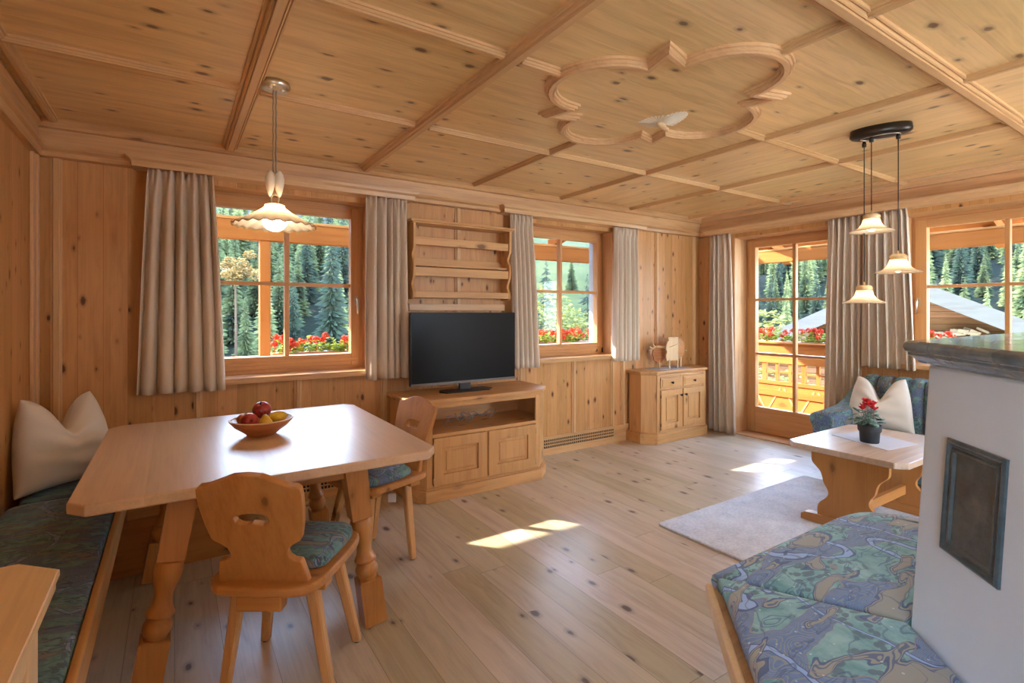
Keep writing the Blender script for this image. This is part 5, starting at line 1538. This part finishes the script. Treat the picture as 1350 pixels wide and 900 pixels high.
def scatter(az0, az1, r0, r1, want, sep, label, group, hs=(.8, 1.15)):
    tries = 0; got = 0
    while got < want and tries < want * 60:
        tries += 1
        az = R(r_.uniform(az0, az1)); rr = math.sqrt(r_.uniform(r0 * r0, r1 * r1))
        x, y = rr * math.sin(az), rr * math.cos(az)
        if any((x - a) ** 2 + (y - b) ** 2 < sep * sep for a, b in spots): continue
        spots.append((x, y)); got += 1
        o = bpy.data.objects.new('spruce_tree', r_.choice(pm)); COL.objects.link(o)
        o.location = (x, y, gz(x, y)); s = r_.uniform(*hs); o.scale = (s, s, s * r_.uniform(.92, 1.12)); o.rotation_euler = (0, 0, r_.uniform(0, 6.28))
        tag(o, label, 'tree', group)
scatter(0, 19, 66, 104, 34, 5.6, 'tall spruce in the valley forest seen through the large left window', 'valley spruces behind the left window', (.7, 1.05))
scatter(0, 19, 104, 165, 62, 6.0, 'distant spruce on the dark slope seen through the large left window', 'slope spruces behind the left window', (.85, 1.2))
scatter(56.5, 67.5, 74, 118, 26, 5.0, 'small spruce at the foot of the forest seen through the balcony door', 'lower spruces behind the balcony door', (.42, .7))
scatter(56.5, 67.5, 118, 195, 62, 4.4, 'distant spruce on the forest slope seen through the balcony door', 'slope spruces behind the balcony door', (.55, .85))
scatter(70, 81, 74, 118, 28, 5.0, 'small spruce at the foot of the forest behind the barn', 'lower spruces behind the barn', (.42, .7))
scatter(70, 81, 118, 200, 80, 4.4, 'distant spruce on the forest slope behind the barn', 'slope spruces behind the barn', (.55, .85))
scatter(33, 47, 60, 120, 6, 8, 'lone spruce on the meadow seen through the middle window', 'spruces on the meadow', (.35, .6))
for az, rr, s, lab in ((41.5, 30, .68, 'dark spruce beside the yellow bush in the middle window'), (37.0, 38, .72, 'dark spruce left of the yellow bush in the middle window')):
    x, y = rr * math.sin(R(az)), rr * math.cos(R(az))
    o = bpy.data.objects.new('spruce_tree', pm[3]); COL.objects.link(o); o.location = (x, y, gz(x, y)); o.scale = (s * 1.25, s * 1.25, s * .88); tag(o, lab, 'tree')
def crown(label, az, rr, zc, rad, n, mat, seed, leaf_=.12, flat=.9):
    r = random.Random(seed); x, y = rr * math.sin(R(az)), rr * math.cos(R(az))
    t = thing('broadleaf_tree', label, 'tree', (x, y, gz(x, y)))
    m = MB(); c0 = zc - gz(x, y)
    blobs = [(Vector((r.gauss(0, .5), r.gauss(0, .5), r.gauss(0, .42))) * rad, rad * r.uniform(.3, .5)) for _ in range(16)]
    for _ in range(n):
        b, br = r.choice(blobs); d = Vector((r.gauss(0, 1), r.gauss(0, 1), r.gauss(0, 1))).normalized()
        p = b + d * br * r.uniform(.6, 1.05); p.z = p.z * flat + c0
        mt = Matrix.Translation(p) @ Matrix.Rotation(r.uniform(0, 6.28), 4, 'Z') @ Matrix.Rotation(r.uniform(-1.2, 1.2), 4, 'X'); s = leaf_ * r.uniform(.6, 1.2)
        m.f([m.bm.verts.new(mt @ Vector(q)) for q in ((-s, 0, 0), (0, -s * .55, 0), (s, 0, 0), (0, s * .55, .02))])
    m.build('foliage', M[mat], t)
    m = MB(); m.tube([(0, 0, -.5), (.05, 0, c0 * .5), (0, .05, c0)], [rad * .09, rad * .07, rad * .04], 7); m.build('trunk', M['bark'], t)
crown('yellow green autumn bush behind the geraniums in the middle window', 39.3, 16, .75, 1.35, 2600, 'bush', 3, .075)
crown('orange brown autumn tree among the spruces in the large left window', 5.0, 64, 5.9, 1.9, 2600, 'bush2', 4, .17, .7)
crown('yellow green bush below the barn roof seen through the balcony door', 58.0, 13, -.6, 1.2, 2200, 'bush', 8, .085)
crown('yellow green bush right of the barn edge seen through the balcony door railing', 62.5, 10.5, -1.1, .9, 1800, 'bush', 9, .075)

# ------------------------------------------------------------------ log barn
bn2 = thing('log_barn', 'weathered log barn with pale gable boards seen through the right-hand window', 'barn', (15.06, 5.39, -6.0), R(-70.3))
AP, HW, SL = 8.15, 5.0, .50              # apex height above base, half width, slope
m = MB(); m.shape([(-4.3, 0), (4.3, 0), (4.3, AP - .12 - 4.3 * SL), (0, AP - .12), (-4.3, AP - .12 - 4.3 * SL)], .9, 7.5, axis='Y'); m.build('log_wall', M['log'], bn2)
for s in (-1, 1):
    m = MB(); pts = [(0, AP), (s * HW, AP - HW * SL), (s * HW, AP - HW * SL - .16), (0, AP - .16)]
    m.shape(pts if s < 0 else pts[::-1], -.05, 8.2, axis='Y'); m.build('roof', M['shingle'], bn2)
    m = MB(); pts = [(0, AP + .10), (s * HW, AP - HW * SL + .10), (s * HW, AP - HW * SL - .30), (0, AP - .30)]
    m.shape(pts if s < 0 else pts[::-1], -.16, -.05, axis='Y'); m.build('verge_board', M['shingleX'], bn2)
rb = random.Random(5); m = MB()
for k in range(150):
    x = rb.uniform(-3.2, 3.4); z = AP - 1.55 + rb.uniform(-.18, .30); a = rb.uniform(-.5, .5); l, h = rb.uniform(.12, .30), rb.uniform(.05, .09)
    mt = Matrix.Translation((x, .75 + rb.uniform(-.12, .05), z)) @ Matrix.Rotation(a, 4, 'Y') @ Matrix.Rotation(rb.uniform(-.4, .4), 4, 'Z')
    mm = m.xf; m.xf = mt; m.box(-l / 2, -.2, -h / 2, l / 2, .2, h / 2); m.xf = mm
fw = m.build('firewood_stack', M['firewood']); fw.location = bn2.location; fw.rotation_euler = bn2.rotation_euler
tag(fw, 'loose pile of pale split firewood under the barn gable', 'firewood', kind='stuff')
m = MB(); m.box(-4.2, .55, AP - 1.80, 4.2, 1.1, AP - 1.72); m.build('ledge', M['log'], bn2)
for s in (-1, 1):
    m = MB(); m.loft([[(1.9, .80, AP - 1.82), (1.9, .80, AP - 1.88), (1.9, .9, AP - 1.88), (1.9, .9, AP - 1.82)], [(1.9 + s * .95, .80, AP - 2.28), (1.9 + s * .95, .80, AP - 2.34), (1.9 + s * .95, .9, AP - 2.34), (1.9 + s * .95, .9, AP - 2.28)]], smooth=False); m.build('door_hood', M['firewood'], bn2)
# ------------------------------------------------------------------ light
# unseen globe lamps added behind the camera to fill the room with light
M['fill_globe'] = emis('fill_lamp_glow', (1.0, 0.92, 0.82, 1), 4.8)
for lab, x, y in (('unseen round lamp added for fill light behind the viewer on the left', 3.2, -1.9), ('unseen round lamp added for fill light behind the viewer on the right', 4.5, -1.2)):
    t = thing('fill_lamp', lab, 'lamp', (x, y, 2.42))
    m = MB(); m.lathe([(.05, 0), (.10, -.004), (.10, -.03), (.05, -.045)], seg=24); m.build('base', M['brass'], t)
    m = MB(); m.sphere((0, 0, -.19), .16, 28, 16); m.build('fill_globe', M['fill_globe'], t)
sun_d = bpy.data.lights.new('sun', 'SUN'); sun_d.energy = 12.0; sun_d.angle = R(0.7); sun_d.color = (1.0, 0.93, 0.82)
sun = bpy.data.objects.new('sun', sun_d); COL.objects.link(sun)
sun.rotation_euler = Vector((0.81, -1.0, -0.78)).to_track_quat('-Z', 'Y').to_euler()
wd = bpy.data.worlds.new('sky'); sc.world = wd; wd.use_nodes = True
nt = wd.node_tree; nt.nodes.clear()
ow = nt.nodes.new('ShaderNodeOutputWorld'); bg = nt.nodes.new('ShaderNodeBackground')
tc = nt.nodes.new('ShaderNodeTexCoord'); sp = nt.nodes.new('ShaderNodeSeparateXYZ'); rp = nt.nodes.new('ShaderNodeValToRGB')
nt.links.new(tc.outputs['Generated'], sp.inputs[0]); nt.links.new(sp.outputs[2], rp.inputs[0])
rp.color_ramp.elements[0].position = 0.0; rp.color_ramp.elements[0].color = (0.72, 0.86, 1.0, 1)
rp.color_ramp.elements[1].position = 0.6; rp.color_ramp.elements[1].color = (0.38, 0.60, 1.0, 1)
nt.links.new(rp.outputs[0], bg.inputs[0]); bg.inputs[1].default_value = 9.0
nt.links.new(bg.outputs[0], ow.inputs[0])
